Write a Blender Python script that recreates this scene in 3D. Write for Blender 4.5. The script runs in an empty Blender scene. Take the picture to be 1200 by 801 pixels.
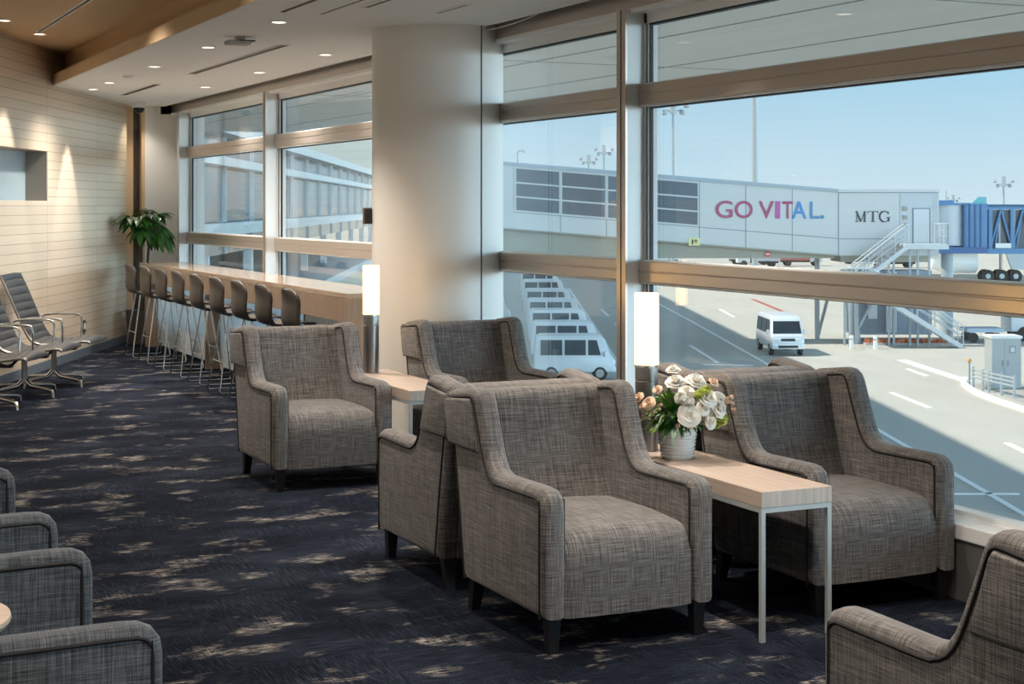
import bpy, bmesh, math, random
from mathutils import Vector, Matrix
random.seed(7)
PI = math.pi
scene = bpy.context.scene
COL = scene.collection
# ------------------------------------------------------------------ frame of reference
# X points through the window wall, Y runs along it, Z up; the eye stands at the origin.
EYE = 1.62
A = math.atan(875 / 1880.0)
S, C = math.sin(A), math.cos(A)
def W(lat, d, z=0.0):
    """terminal grid: 'lat' across and 'd' along the panelled wall's direction"""
    return Vector((d * S + lat * C, d * C - lat * S, z))
ROTW = -A
GZ = -5.6                                        # apron level

# ------------------------------------------------------------------ materials
MATS = {}
def nodes_of(m):
    m.use_nodes = True
    nt = m.node_tree
    return nt, nt.nodes, nt.links, nt.nodes['Principled BSDF']
def mat(name, col, rough=0.5, metal=0.0, spec=0.5, emit=None, estr=0.0, coat=0.0, noise=None):
    if name in MATS: return MATS[name]
    m = bpy.data.materials.new(name)
    nt, N, L, b = nodes_of(m)
    b.inputs['Base Color'].default_value = (*col, 1)
    b.inputs['Roughness'].default_value = rough
    b.inputs['Metallic'].default_value = metal
    b.inputs['Specular IOR Level'].default_value = spec
    b.inputs['Coat Weight'].default_value = coat
    if emit:
        b.inputs['Emission Color'].default_value = (*emit, 1)
        b.inputs['Emission Strength'].default_value = estr
    if noise:                                     # (scale xyz, amount)
        sc, amt = noise
        mp = tex_map(nt, sc)
        n = N.new('ShaderNodeTexNoise'); n.inputs['Scale'].default_value = 1.0; n.inputs['Detail'].default_value = 3
        L.new(mp.outputs[0], n.inputs['Vector'])
        mx = N.new('ShaderNodeMix'); mx.data_type = 'RGBA'
        mx.inputs[6].default_value = (*[c * (1 - amt) for c in col], 1)
        mx.inputs[7].default_value = (*[min(1, c * (1 + amt)) for c in col], 1)
        L.new(n.outputs[0], mx.inputs[0]); L.new(mx.outputs[2], b.inputs['Base Color'])
    MATS[name] = m
    return m
def tex_map(nt, scale=(1, 1, 1), coord='Object', rot=(0, 0, 0)):
    tc = nt.nodes.new('ShaderNodeTexCoord'); mp = nt.nodes.new('ShaderNodeMapping')
    mp.inputs['Scale'].default_value = scale; mp.inputs['Rotation'].default_value = rot
    nt.links.new(tc.outputs[coord], mp.inputs['Vector'])
    return mp
def noise(nt, vec, scale, detail=2.0, rough=0.5):
    n = nt.nodes.new('ShaderNodeTexNoise')
    n.inputs['Scale'].default_value = scale; n.inputs['Detail'].default_value = detail; n.inputs['Roughness'].default_value = rough
    nt.links.new(vec, n.inputs['Vector']); return n.outputs['Fac']
def math_n(nt, op, a, b=None, clamp=False):
    n = nt.nodes.new('ShaderNodeMath'); n.operation = op; n.use_clamp = clamp
    for i, v in enumerate((a, b)):
        if v is None: continue
        if isinstance(v, (int, float)): n.inputs[i].default_value = v
        else: nt.links.new(v, n.inputs[i])
    return n.outputs[0]
def ramp(nt, fac, stops):
    r = nt.nodes.new('ShaderNodeValToRGB')
    e = r.color_ramp.elements
    e.remove(e[1]); e[0].position = stops[0][0]; e[0].color = (*stops[0][1], 1)
    for p, c in stops[1:]:
        el = e.new(p); el.color = (*c, 1)
    nt.links.new(fac, r.inputs[0]); return r.outputs[0]
def mixc(nt, fac, a, b):
    m = nt.nodes.new('ShaderNodeMix'); m.data_type = 'RGBA'
    for i, v in ((0, fac), (6, a), (7, b)):
        if isinstance(v, tuple): m.inputs[i].default_value = (*v, 1)
        elif isinstance(v, (int, float)): m.inputs[i].default_value = v
        else: nt.links.new(v, m.inputs[i])
    return m.outputs[2]

def fabric_mat(name, dark, light, fine=460.0, long_=10.0):
    m = bpy.data.materials.new(name); nt, N, L, b = nodes_of(m)
    tc = N.new('ShaderNodeTexCoord'); sep = N.new('ShaderNodeSeparateXYZ'); L.new(tc.outputs['Normal'], sep.inputs[0])
    num = None; den = None
    for k, sc in enumerate(((fine, long_, long_), (long_, fine, long_), (long_, long_, fine))):
        f = noise(nt, tex_map(nt, sc).outputs[0], 1.0, 2.0, 0.55)
        wgt = math_n(nt, 'SUBTRACT', 1.0, math_n(nt, 'POWER', math_n(nt, 'ABSOLUTE', sep.outputs[k]), 2.0), True)
        t = math_n(nt, 'MULTIPLY', f, wgt)
        num = t if num is None else math_n(nt, 'ADD', num, t)
    s = math_n(nt, 'MULTIPLY', num, 0.5)
    col = ramp(nt, s, [(0.37, dark), (0.5, tuple(a * .58 + c * .42 for a, c in zip(dark, light))), (0.62, light)])
    L.new(col, b.inputs['Base Color'])
    b.inputs['Roughness'].default_value = 0.92; b.inputs['Specular IOR Level'].default_value = 0.15
    b.inputs['Sheen Weight'].default_value = 0.2; b.inputs['Sheen Roughness'].default_value = 0.5
    bp = N.new('ShaderNodeBump'); bp.inputs['Strength'].default_value = 0.3; bp.inputs['Distance'].default_value = 0.003
    L.new(s, bp.inputs['Height']); L.new(bp.outputs[0], b.inputs['Normal'])
    return m
M_FAB = fabric_mat('grey_weave', (0.038, 0.035, 0.034), (0.268, 0.250, 0.240))
M_FAB2 = fabric_mat('slate_weave', (0.034, 0.036, 0.039), (0.165, 0.175, 0.19), 330)
M_PIPE = mat('piping_cloth', (0.012, 0.011, 0.012), 0.8)
M_LEG = mat('dark_stained_wood', (0.009, 0.0075, 0.008), 0.45)

def carpet_mat():
    m = bpy.data.materials.new('navy_carpet'); nt, N, L, b = nodes_of(m)
    tc = N.new('ShaderNodeTexCoord'); v = tc.outputs['Object']
    # carpet tiles 0.5 m, quarter turned, each with its own streak direction
    mp = N.new('ShaderNodeMapping'); mp.inputs['Scale'].default_value = (2, 2, 2); L.new(v, mp.inputs['Vector'])
    ck = N.new('ShaderNodeTexChecker'); ck.inputs['Scale'].default_value = 1.0; L.new(mp.outputs[0], ck.inputs['Vector'])
    st1 = noise(nt, tex_map(nt, (9, 150, 9)).outputs[0], 1.0, 3, 0.6)
    st2 = noise(nt, tex_map(nt, (150, 9, 9)).outputs[0], 1.0, 3, 0.6)
    mxs = N.new('ShaderNodeMix'); L.new(ck.outputs['Fac'], mxs.inputs[0]); L.new(st1, mxs.inputs[2]); L.new(st2, mxs.inputs[3])
    st = mxs.outputs[0]
    fine = noise(nt, v, 190, 2, 0.7)
    grain = math_n(nt, 'MULTIPLY', math_n(nt, 'ADD', st, fine), 0.5)
    mott = noise(nt, tex_map(nt, (1.0, 2.2, 1)).outputs[0], 1.3, 3, 0.6)
    base = ramp(nt, math_n(nt, 'ADD', math_n(nt, 'MULTIPLY', grain, 0.75), math_n(nt, 'MULTIPLY', mott, 0.25)),
                [(0.38, (0.0028, 0.0032, 0.005)), (0.48, (0.0055, 0.0075, 0.0135)), (0.57, (0.022, 0.029, 0.045)), (0.66, (0.085, 0.092, 0.11))])
    p1 = noise(nt, tex_map(nt, (2.7, 3.9, 1)).outputs[0], 1.0, 3.5, 0.62)
    p2 = noise(nt, tex_map(nt, (16, 95, 1)).outputs[0], 1.0, 3, 0.65)
    m1 = ramp(nt, p1, [(0.555, (0, 0, 0)), (0.69, (1, 1, 1))])
    m2 = ramp(nt, math_n(nt, 'ADD', math_n(nt, 'MULTIPLY', p2, .6), math_n(nt, 'MULTIPLY', grain, .4)), [(0.475, (0, 0, 0)), (0.56, (1, 1, 1))])
    pm = math_n(nt, 'MULTIPLY', m1, m2)
    col = mixc(nt, pm, base, (0.40, 0.365, 0.33))
    L.new(col, b.inputs['Base Color']); b.inputs['Roughness'].default_value = 1.0; b.inputs['Specular IOR Level'].default_value = 0.05
    bp = N.new('ShaderNodeBump'); bp.inputs['Strength'].default_value = 0.5; bp.inputs['Distance'].default_value = 0.006
    L.new(grain, bp.inputs['Height']); L.new(bp.outputs[0], b.inputs['Normal'])
    return m
M_CARPET = carpet_mat()

def panel_wall_mat():
    m = bpy.data.materials.new('beige_panel_courses'); nt, N, L, b = nodes_of(m)
    tc = N.new('ShaderNodeTexCoord')
    sep = N.new('ShaderNodeSeparateXYZ'); L.new(tc.outputs['Object'], sep.inputs[0])
    cmb = N.new('ShaderNodeCombineXYZ'); L.new(math_n(nt, 'ADD', sep.outputs[1], 1.15), cmb.inputs[0]); L.new(sep.outputs[2], cmb.inputs[1])
    br = N.new('ShaderNodeTexBrick'); br.offset = 0.0; br.squash = 1.0
    br.inputs['Scale'].default_value = 1.0; br.inputs['Brick Width'].default_value = 1.9; br.inputs['Row Height'].default_value = 0.09
    br.inputs['Mortar Size'].default_value = 0.003; br.inputs['Mortar Smooth'].default_value = 0.1
    br.inputs['Color1'].default_value = (0.67, 0.57, 0.45, 1); br.inputs['Color2'].default_value = (0.60, 0.51, 0.395, 1)
    br.inputs['Mortar'].default_value = (0.30, 0.22, 0.15, 1)
    L.new(cmb.outputs[0], br.inputs['Vector'])
    g = noise(nt, tex_map(nt, (1, 3, 40)).outputs[0], 1.0, 3, 0.6)
    col = mixc(nt, math_n(nt, 'MULTIPLY', g, 0.25), br.outputs['Color'], (0.45, 0.36, 0.26))
    L.new(col, b.inputs['Base Color']); b.inputs['Roughness'].default_value = 0.42
    return m
M_PANEL = panel_wall_mat()

def wood_mat(name, c1, c2, axis='y', rough=0.4):
    m = bpy.data.materials.new(name); nt, N, L, b = nodes_of(m)
    sc = {'x': (2.5, 70, 70), 'y': (70, 2.5, 70), 'z': (70, 70, 2.5)}[axis]
    g = noise(nt, tex_map(nt, sc).outputs[0], 1.0, 4, 0.6)
    L.new(ramp(nt, g, [(0.3, c1), (0.7, c2)]), b.inputs['Base Color'])
    b.inputs['Roughness'].default_value = rough
    return m
M_ASH = wood_mat('pale_ash_laminate', (0.46, 0.365, 0.30), (0.60, 0.485, 0.41), 'y')
M_ASHX = wood_mat('pale_ash_end_grain', (0.42, 0.36, 0.31), (0.60, 0.53, 0.47), 'z')
M_COUNTER = wood_mat('counter_oak', (0.30, 0.205, 0.145), (0.42, 0.31, 0.23), 'z')
M_COUNTERTOP = wood_mat('counter_top_oak', (0.44, 0.32, 0.23), (0.58, 0.45, 0.34), 'y', 0.12)
M_STOOL = wood_mat('stool_dark_oak', (0.035, 0.027, 0.022), (0.07, 0.056, 0.046), 'z', 0.38)
M_STOOLEDGE = mat('black_stool_edge', (0.01, 0.01, 0.01), 0.4)
M_WHITE = mat('white_paint', (0.82, 0.81, 0.79), 0.55)
M_CEIL = mat('ceiling_paint', (0.92, 0.92, 0.91), 0.8)
M_CEIL2 = mat('raised_ceiling_paint', (0.70, 0.50, 0.30), 0.8)
M_TAN = mat('tan_fascia', (0.66, 0.47, 0.28), 0.7)
M_COLUMN = mat('column_enamel', (0.88, 0.84, 0.79), 0.34)
M_SEAM = mat('dark_seam', (0.10, 0.09, 0.085), 0.6)
M_ALU = mat('bronze_grey_aluminium', (0.60, 0.53, 0.48), 0.30, 0.75)
M_ALUL = mat('light_grey_aluminium', (0.66, 0.67, 0.67), 0.35, 0.25)
M_GASKET = mat('black_gasket', (0.02, 0.025, 0.03), 0.5)
M_FRAMEW = mat('pale_frame', (0.90, 0.91, 0.91), 0.4)
M_CHROME = mat('polished_chrome', (0.80, 0.80, 0.80), 0.12, 1.0)
M_STEELW = mat('pale_grey_steel', (0.45, 0.48, 0.48), 0.35, 0.2)
M_BRUSH = mat('brushed_steel', (0.34, 0.33, 0.32), 0.3, 0.9)
M_DARK = mat('black_plastic', (0.015, 0.015, 0.016), 0.5)
M_BROWNGAP = mat('dark_brown_panel', (0.05, 0.03, 0.018), 0.5)
M_SLING = mat('charcoal_sling', (0.035, 0.037, 0.042), 0.34)
M_BASEB = mat('steel_baseboard', (0.30, 0.38, 0.46), 0.3, 0.6)
M_SLOT = mat('ceiling_slot', (0.10, 0.075, 0.05), 0.7)
def emit_mat(name, col, s):
    m = bpy.data.materials.new(name); nt, N, L, b = nodes_of(m)
    b.inputs['Base Color'].default_value = (*col, 1)
    b.inputs['Emission Color'].default_value = (*col, 1); b.inputs['Emission Strength'].default_value = s
    MATS[name] = m; return m
M_LENS = emit_mat('downlight_lens', (1.0, 0.86, 0.66), 6.0)

def glass_mat():
    m = bpy.data.materials.new('window_glass'); m.use_nodes = True; nt = m.node_tree; N = nt.nodes; L = nt.links
    N.clear()
    out = N.new('ShaderNodeOutputMaterial'); mx = N.new('ShaderNodeMixShader')
    tr = N.new('ShaderNodeBsdfTransparent'); tr.inputs[0].default_value = (0.985, 0.995, 0.995, 1)
    gl = N.new('ShaderNodeBsdfGlossy'); gl.inputs['Roughness'].default_value = 0.0; gl.inputs[0].default_value = (1, 1, 1, 1)
    ge = N.new('ShaderNodeNewGeometry'); dt = N.new('ShaderNodeVectorMath'); dt.operation = 'DOT_PRODUCT'
    L.new(ge.outputs['Incoming'], dt.inputs[0]); L.new(ge.outputs['Normal'], dt.inputs[1])
    cs = math_n(nt, 'ABSOLUTE', dt.outputs['Value'])
    fr = math_n(nt, 'ADD', math_n(nt, 'MULTIPLY', math_n(nt, 'POWER', math_n(nt, 'SUBTRACT', 1.0, cs, True), 5.0), 0.96), 0.04)
    L.new(fr, mx.inputs[0]); L.new(tr.outputs[0], mx.inputs[1]); L.new(gl.outputs[0], mx.inputs[2]); L.new(mx.outputs[0], out.inputs[0])
    return m
M_GLASS = glass_mat()
def film_mat(name, gloss=0.26, tint=(0.97, 0.98, 0.98)):
    m = bpy.data.materials.new(name); m.use_nodes = True; nt = m.node_tree; N = nt.nodes; L = nt.links
    N.clear()
    out = N.new('ShaderNodeOutputMaterial'); mx = N.new('ShaderNodeMixShader'); mx.inputs[0].default_value = gloss
    tr = N.new('ShaderNodeBsdfTransparent'); tr.inputs[0].default_value = (*tint, 1)
    gl = N.new('ShaderNodeBsdfGlossy'); gl.inputs['Roughness'].default_value = 0.12
    L.new(tr.outputs[0], mx.inputs[1]); L.new(gl.outputs[0], mx.inputs[2]); L.new(mx.outputs[0], out.inputs[0])
    return m
M_FILM = film_mat('clear_cellophane')
def translucent_mat(name, col, mixf=0.5, rough=0.5):
    m = bpy.data.materials.new(name); m.use_nodes = True; nt = m.node_tree; N = nt.nodes; L = nt.links
    N.clear()
    out = N.new('ShaderNodeOutputMaterial'); mx = N.new('ShaderNodeMixShader'); mx.inputs[0].default_value = mixf
    df = N.new('ShaderNodeBsdfDiffuse'); tl = N.new('ShaderNodeBsdfTranslucent')
    df.inputs[0].default_value = (*col, 1); tl.inputs[0].default_value = (*col, 1)
    L.new(df.outputs[0], mx.inputs[1]); L.new(tl.outputs[0], mx.inputs[2]); L.new(mx.outputs[0], out.inputs[0])
    return m
M_FROST = translucent_mat('frosted_counter_panel', (0.86, 0.92, 0.97), 0.5)
M_SHADE = emit_mat('opal_lampshade', (1.0, 0.58, 0.165), 5.6)

# ------------------------------------------------------------------ mesh helpers
class MB:
    def __init__(s): s.bm = bmesh.new()
    def box(s, x0, x1, y0, y1, z0, z1, M=None):
        vs = [s.bm.verts.new((x, y, z)) for x in (x0, x1) for y in (y0, y1) for z in (z0, z1)]
        for f in ((0, 1, 3, 2), (4, 6, 7, 5), (0, 4, 5, 1), (2, 3, 7, 6), (0, 2, 6, 4), (1, 5, 7, 3)):
            s.bm.faces.new([vs[i] for i in f])
        if M is not None:
            for v in vs: v.co = M @ v.co
        return s
    def bevbox(s, x0, x1, y0, y1, z0, z1, r=0.005, seg=2):
        b2 = bmesh.new(); m2 = MB.__new__(MB); m2.bm = b2; m2.box(x0, x1, y0, y1, z0, z1)
        bmesh.ops.recalc_face_normals(b2, faces=b2.faces)
        bmesh.ops.bevel(b2, geom=list(b2.edges), offset=r, segments=seg, profile=0.5, affect='EDGES')
        s.add(b2); return s
    def add(s, b2):
        me = bpy.data.meshes.new('tmp'); b2.to_mesh(me); b2.free(); s.bm.from_mesh(me); bpy.data.meshes.remove(me)
    def hexa(s, pts):
        vs = [s.bm.verts.new(p) for p in pts]      # 4 bottom ccw, 4 top ccw
        for f in ((3, 2, 1, 0), (4, 5, 6, 7), (0, 1, 5, 4), (1, 2, 6, 5), (2, 3, 7, 6), (3, 0, 4, 7)):
            s.bm.faces.new([vs[i] for i in f])
        return s
    def tube(s, pts, r, n=8, cap=True, closed=False):
        pts = [Vector(p) for p in pts]
        rs = r if isinstance(r, (list, tuple)) else [r] * len(pts)
        rings = []; k = len(pts); up = None
        for i, p in enumerate(pts):
            if closed: t = (pts[(i + 1) % k] - pts[i - 1])
            elif i == 0: t = pts[1] - p
            elif i == k - 1: t = p - pts[i - 1]
            else: t = (pts[i + 1] - p).normalized() + (p - pts[i - 1]).normalized()
            if t.length < 1e-9: t = Vector((0, 0, 1))
            t.normalize()
            if up is None:
                up = Vector((0, 0, 1)) if abs(t.z) < 0.9 else Vector((1, 0, 0))
            a = (up - t * up.dot(t))
            if a.length < 1e-6: a = t.orthogonal()
            a.normalize(); up = a; b = t.cross(a)
            rings.append([s.bm.verts.new(p + (a * math.cos(2 * PI * j / n) + b * math.sin(2 * PI * j / n)) * rs[i]) for j in range(n)])
        m = k if closed else k - 1
        for i in range(m):
            r0, r1 = rings[i], rings[(i + 1) % k]
            for j in range(n): s.bm.faces.new((r0[j], r0[(j + 1) % n], r1[(j + 1) % n], r1[j]))
        if cap and not closed:
            s.bm.faces.new(rings[0][::-1]); s.bm.faces.new(rings[-1])
        return s
    def lathe(s, prof, n=32, cx=0, cy=0, caps=True, squash=1.0):
        rings = [[s.bm.verts.new((cx + r * math.cos(2 * PI * j / n), cy + r * squash * math.sin(2 * PI * j / n), z)) for j in range(n)] for r, z in prof]
        for a, b in zip(rings, rings[1:]):
            for j in range(n): s.bm.faces.new((a[j], a[(j + 1) % n], b[(j + 1) % n], b[j]))
        if caps:
            if prof[0][0] > 1e-5: s.bm.faces.new(rings[0][::-1])
            if prof[-1][0] > 1e-5: s.bm.faces.new(rings[-1])
        return s
    def prism(s, prof, x0, x1, r=0.0, seg=3, axis='x'):
        """closed profile (u,v) extruded along an axis with rounded rims"""
        P = [Vector(p) for p in prof]; n = len(P)
        area = sum(P[i].x * P[(i + 1) % n].y - P[(i + 1) % n].x * P[i].y for i in range(n))
        sg = 1 if area > 0 else -1
        nor = []
        for i in range(n):
            e0 = (P[i] - P[i - 1]).normalized(); e1 = (P[(i + 1) % n] - P[i]).normalized()
            n0 = Vector((e0.y, -e0.x)) * sg; n1 = Vector((e1.y, -e1.x)) * sg
            m = n0 + n1; m = m.normalized() if m.length > 1e-6 else n0
            nor.append(m / max(0.6, m.dot(n0)))
        lay = []
        if r > 0:
            for k in range(seg + 1):
                a = k / seg * PI / 2; lay.append((x0 + r * (1 - math.sin(a)) * 1.0, r * (1 - math.cos(a))))
            lay = [(x0 + r * (1 - math.cos(k / seg * PI / 2)), r * (1 - math.sin(k / seg * PI / 2))) for k in range(seg + 1)]
            lay += [(x1 - (x - x0), o) for x, o in reversed(lay)]
        else: lay = [(x0, 0), (x1, 0)]
        def co(x, q): return {'x': (x, q.x, q.y), 'y': (q.x, x, q.y), 'z': (q.x, q.y, x)}[axis]
        rings = [[s.bm.verts.new(co(x, P[i] - nor[i] * o)) for i in range(n)] for x, o in lay]
        for a, b in zip(rings, rings[1:]):
            for j in range(n): s.bm.faces.new((a[j], a[(j + 1) % n], b[(j + 1) % n], b[j]))
        s.bm.faces.new(rings[0]); s.bm.faces.new(rings[-1][::-1])
        return s
    def grid(s, rows):
        R = [[s.bm.verts.new(p) for p in row] for row in rows]
        for a, b in zip(R, R[1:]):
            for i in range(len(a) - 1): s.bm.faces.new((a[i], a[i + 1], b[i + 1], b[i]))
        return s
    def xf(s, M):
        for v in s.bm.verts: v.co = M @ v.co
        return s
    def warp(s, fn):
        for v in s.bm.verts: v.co = fn(v.co)
        return s
    def mesh(s, name, m, smooth=None, recalc=True):
        if recalc: bmesh.ops.recalc_face_normals(s.bm, faces=s.bm.faces)
        me = bpy.data.meshes.new(name); s.bm.to_mesh(me); s.bm.free()
        for mm in (m if isinstance(m, (list, tuple)) else [m]): me.materials.append(mm)
        if smooth is not None:
            for p in me.polygons: p.use_smooth = True
            me.set_sharp_from_angle(angle=math.radians(smooth))
        return me
    def build(s, name, m, parent=None, smooth=None, kind=None, recalc=True):
        o = bpy.data.objects.new(name, s.mesh(name, m, smooth, recalc)); COL.objects.link(o)
        if parent: o.parent = parent
        if kind: o['kind'] = kind
        return o
def link(name, me, parent=None, M=None):
    o = bpy.data.objects.new(name, me); COL.objects.link(o)
    if parent: o.parent = parent
    if M is not None: o.matrix_local = M
    return o
def tag(o, label, cat, group=None):
    o['label'] = label; o['category'] = cat
    if group: o['group'] = group
    return o
def thing(name, label, cat, loc=(0, 0, 0), rz=0.0, group=None):
    o = bpy.data.objects.new(name, None); COL.objects.link(o); o.empty_display_size = 0.1
    o.location = loc; o.rotation_euler = (0, 0, rz)
    return tag(o, label, cat, group)
def struct_root(name, loc=(0, 0, 0), rz=0.0):
    o = bpy.data.objects.new(name, None); COL.objects.link(o); o.location = loc; o.rotation_euler = (0, 0, rz); o['kind'] = 'structure'
    return o
def copy_tree(o, parent=None):
    c = o.copy(); COL.objects.link(c)
    if parent is not None: c.parent = parent
    for ch in list(o.children): copy_tree(ch, c)
    return c
def clone(src, loc, rz, label, group=None):
    c = copy_tree(src); c.location = loc; c.rotation_euler = (0, 0, rz); c['label'] = label
    if group: c['group'] = group
    return c
def smooth_path(pts, n=6, closed=False):
    """Catmull-Rom through points"""
    P = [Vector(p) for p in pts]; out = []; k = len(P)
    for i in range(k if closed else k - 1):
        p0 = P[i - 1] if (closed or i > 0) else P[0]; p1 = P[i]; p2 = P[(i + 1) % k]
        p3 = P[(i + 2) % k] if (closed or i + 2 < k) else P[-1]
        for j in range(n):
            t = j / n
            out.append(0.5 * ((2 * p1) + (p2 - p0) * t + (2 * p0 - 5 * p1 + 4 * p2 - p3) * t * t + (3 * p1 - p0 - 3 * p2 + p3) * t ** 3))
    if not closed: out.append(P[-1])
    return out

# ================================================================== THE ROOM
XW = 4.45          # inner face of the mullions
XG = 4.61          # glass line
CZ = 2.83          # lowered ceiling
CU = 3.18          # raised ceiling
WL = -4.62         # panelled wall, in the terminal grid
YB = -6.0
# floor
f = MB(); pts = [W(WL - .3, -9, 0), (XW + .2, W(WL, -9).y - 1.0, 0), (XW + .2, 20.0, 0), (3.4, 20.0, 0)]
pts = [Vector(p) for p in pts]
f.hexa([(p.x, p.y, -0.25) for p in pts] + [(p.x, p.y, 0) for p in pts])
f.build('floor', M_CARPET, kind='structure')
# left wall, with a shallow niche, in a frame turned to the terminal grid (local x = lat, y = d)
wl = struct_root('wall_left', (0, 0, 0), ROTW)
m = MB()
nz0, nz1, nd0, nd1 = 1.67, 2.16, 12.2, 15.95
x0, x1 = WL - 0.22, WL
m.box(x0, x1, -9, nd0, 0, 3.3); m.box(x0, x1, nd1, 19.2, 0, 3.3)
m.box(x0, x1, nd0, nd1, 0, nz0); m.box(x0, x1, nd0, nd1, nz1, 3.3)
m.build('wall_panelling', M_PANEL, wl)
m = MB(); m.box(WL - .25, WL - .215, nd0 - .05, nd1 + .05, nz0 - .05, nz1 + .05)
m.build('niche_back', mat('niche_pale_blue', (0.34, 0.44, 0.50), 0.25), wl)
m = MB(); m.box(WL - .215, WL - .005, nd1 - .012, nd1, nz0, nz1)
m.build('niche_side', mat('niche_side_grey', (0.22, 0.21, 0.20), 0.5), wl)
m = MB(); m.box(WL, WL + .015, -9, 19.2, 0, 0.09)
bb = m.build('baseboard_left', M_BASEB, None, kind='structure'); bb.rotation_euler = (0, 0, ROTW)
# wall end return and dark recess, white end wall
m = MB(); m.box(WL - .22, WL - .0, 19.2, 19.24, 0, 3.3); o = m.build('trim_1', M_TAN, kind='structure'); o.rotation_euler = (0, 0, ROTW)
m = MB(); m.box(3.5, 4.25, 19.62, 19.7, 0, 3.3); m.build('trim_2', M_BROWNGAP, kind='structure')
m = MB(); m.box(3.5, 4.05, 19.6, 19.62, 0, 3.3); m.box(4.13, 4.17, 19.5, 19.62, 0, 3.3); m.build('trim_7', M_TAN, kind='structure')
m = MB(); m.box(4.17, 4.9, 19.5, 19.7, 0, 3.3); m.build('wall_end', M_WHITE, kind='structure')
# wall behind the viewer
pb = W(WL, -9)
m = MB(); m.box(-9, 5.0, YB - 4.3, YB - 4.1, 0, 3.4); m.build('wall_back', M_WHITE, kind='structure')
# ceilings
m = MB(); m.box(2.63, 4.40, -10.1, 19.75, CZ, CZ + 0.11)
cl = m.build('ceiling', M_CEIL, kind='structure')
m = MB(); m.box(2.63 - .006, 2.63, -10.1, 19.75, CZ + .004, CZ + .11); m.build('soffit_fascia', M_TAN, cl)
m = MB(); m.box(2.80, 4.40, -10.1, 19.75, CZ + .11, CU + .15); m.build('bulkhead', M_TAN, cl)
m = MB(); m.hexa([(-12, -10.1, CU), (2.8, -10.1, CU), (2.8, 19.7, CU), (-1, 19.7, CU), (-12, -10.1, CU + .15), (2.8, -10.1, CU + .15), (2.8, 19.7, CU + .15), (-1, 19.7, CU + .15)])
m.build('ceiling_raised', M_CEIL2, kind='structure')
# blind pocket above the windows
m = MB(); m.box(4.49, 4.75, -10.1, 19.52, 2.747, 3.3); m.build('trim_3', M_ALU, kind='structure')
m = MB(); m.box(4.485, 4.577, -10.1, 19.52, 2.722, 2.747); m.build('trim_6', M_FRAMEW, kind='structure')
m = MB(); m.box(4.40, 4.75, -10.1, 19.52, 3.0, 3.1); m.box(4.36, 4.56, 19.5, 19.54, 2.735, 3.1); m.build('trim_4', M_ALU, kind='structure')
m = MB(); m.box(4.385, 4.40, -10.1, 19.5, CZ - .004, CZ + .0); m.build('trim_5', M_FRAMEW, kind='structure')
# low upstand under the glass
m = MB(); m.box(XW, XG + .1, -10.1, 19.5, 0, 0.25); m.build('wall_right', mat('upstand_grey', (0.12, 0.12, 0.12), 0.5), kind='structure')
m = MB(); m.bevbox(XW - .012, XG + .1, -10.1, 19.5, 0.25, 0.315, 0.006); m.build('baseboard_right', M_FRAMEW, kind='structure')
# windows: bays of 3.63 m between deep mullions
BAYS = [8.03 + 3.63 * k for k in (-4, -3, -2, -1, 0, 1, 2, 3)]
for n, y0 in enumerate(BAYS[:-1]):
    y1 = BAYS[n + 1]
    ymid = y1
    w = struct_root('window_%d' % (n + 1))
    ya, yb = y0 + .10, y1
    # mullion at the near end of the bay
    q = MB(); q.box(XW + .012, XG - .035, y0, y0 + .10, .31, 2.74); q.build('mullion', M_ALUL, w)
    q = MB(); q.box(XW, XW + .012, y0 - .003, y0 + .103, .31, 2.74); q.build('mullion_face', M_ALU, w)
    q = MB(); q.box(XW + .002, XW + .003, y0, y0 + .1, .31, 2.74); q.box(XW - .002, XW + .001, y0 + .045, y0 + .055, .31, 2.74)
    q.build('mullion_groove', M_GASKET, w)
    # frame against the glass
    q = MB()
    q.box(XG - .035, XG + .035, y0 + .0, y0 + .13, .31, 2.74); q.box(XG - .035, XG + .035, y1 - .03, y1, .31, 2.74)
    q.box(XG - .035, XG + .035, ya, yb, 2.665, 2.722); q.box(XG - .035, XG + .035, ya, yb, .31, .335)
    q.build('window_frame', M_FRAMEW, w)
    q = MB()
    for z in (2.655, ): q.box(XG - .02, XG + .02, ya, yb, z, z + .012)
    q.box(XG - .038, XG + .02, y0 + .118, y0 + .128, .33, 2.66); q.box(XG - .038, XG - .030, y1 - .036, y1 - .028, .33, 2.66); q.box(XG - .018, XG + .004, y1 - .036, y1 - .028, .33, 2.66)
    for z in (2.178, 1.168): q.box(XG - .02, XG + .02, ya, yb, z, z + .012)
    q.build('gasket', M_GASKET, w)
    # horizontal rails, two per bay, with a shadow groove
    for z in (2.196, 1.187):
        q = MB(); xr = XW + .085
        q.bevbox(xr, XG + .03, ya + .004, yb - .004, z + .062, z + .117, .004); q.bevbox(xr, XG + .03, ya + .004, yb - .004, z, z + .056, .004)
        q.box(xr + .006, XG + .02, ya + .01, yb - .01, z + .05, z + .066)
        q.build('rail', M_ALU, w)
        q = MB(); q.box(xr + .01, XG + .034, ya + .01, yb - .01, z - .012, z + .001); q.box(xr + .02, XG + .034, ya + .01, yb - .01, z + .116, z + .124)
        q.build('rail_bead', M_FRAMEW, w)
    q = MB()
    for za, zb in ((.33, 1.19), (1.3, 2.2), (2.31, 2.67)): q.box(XG + .006, XG + .018, ya + .02, yb - .02, za, zb)
    g = q.build('glass', M_GLASS, w)
    if n == 6: last = w
q = MB(); q.box(XW, XG + .03, 18.92, 19.02, .31, 2.74); q.build('mullion', M_ALUL, last)
q = MB(); q.box(XG - .035, XG + .035, 19.0, 19.5, .31, 2.74); q.build('corner_post', M_ALUL, last)
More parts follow.
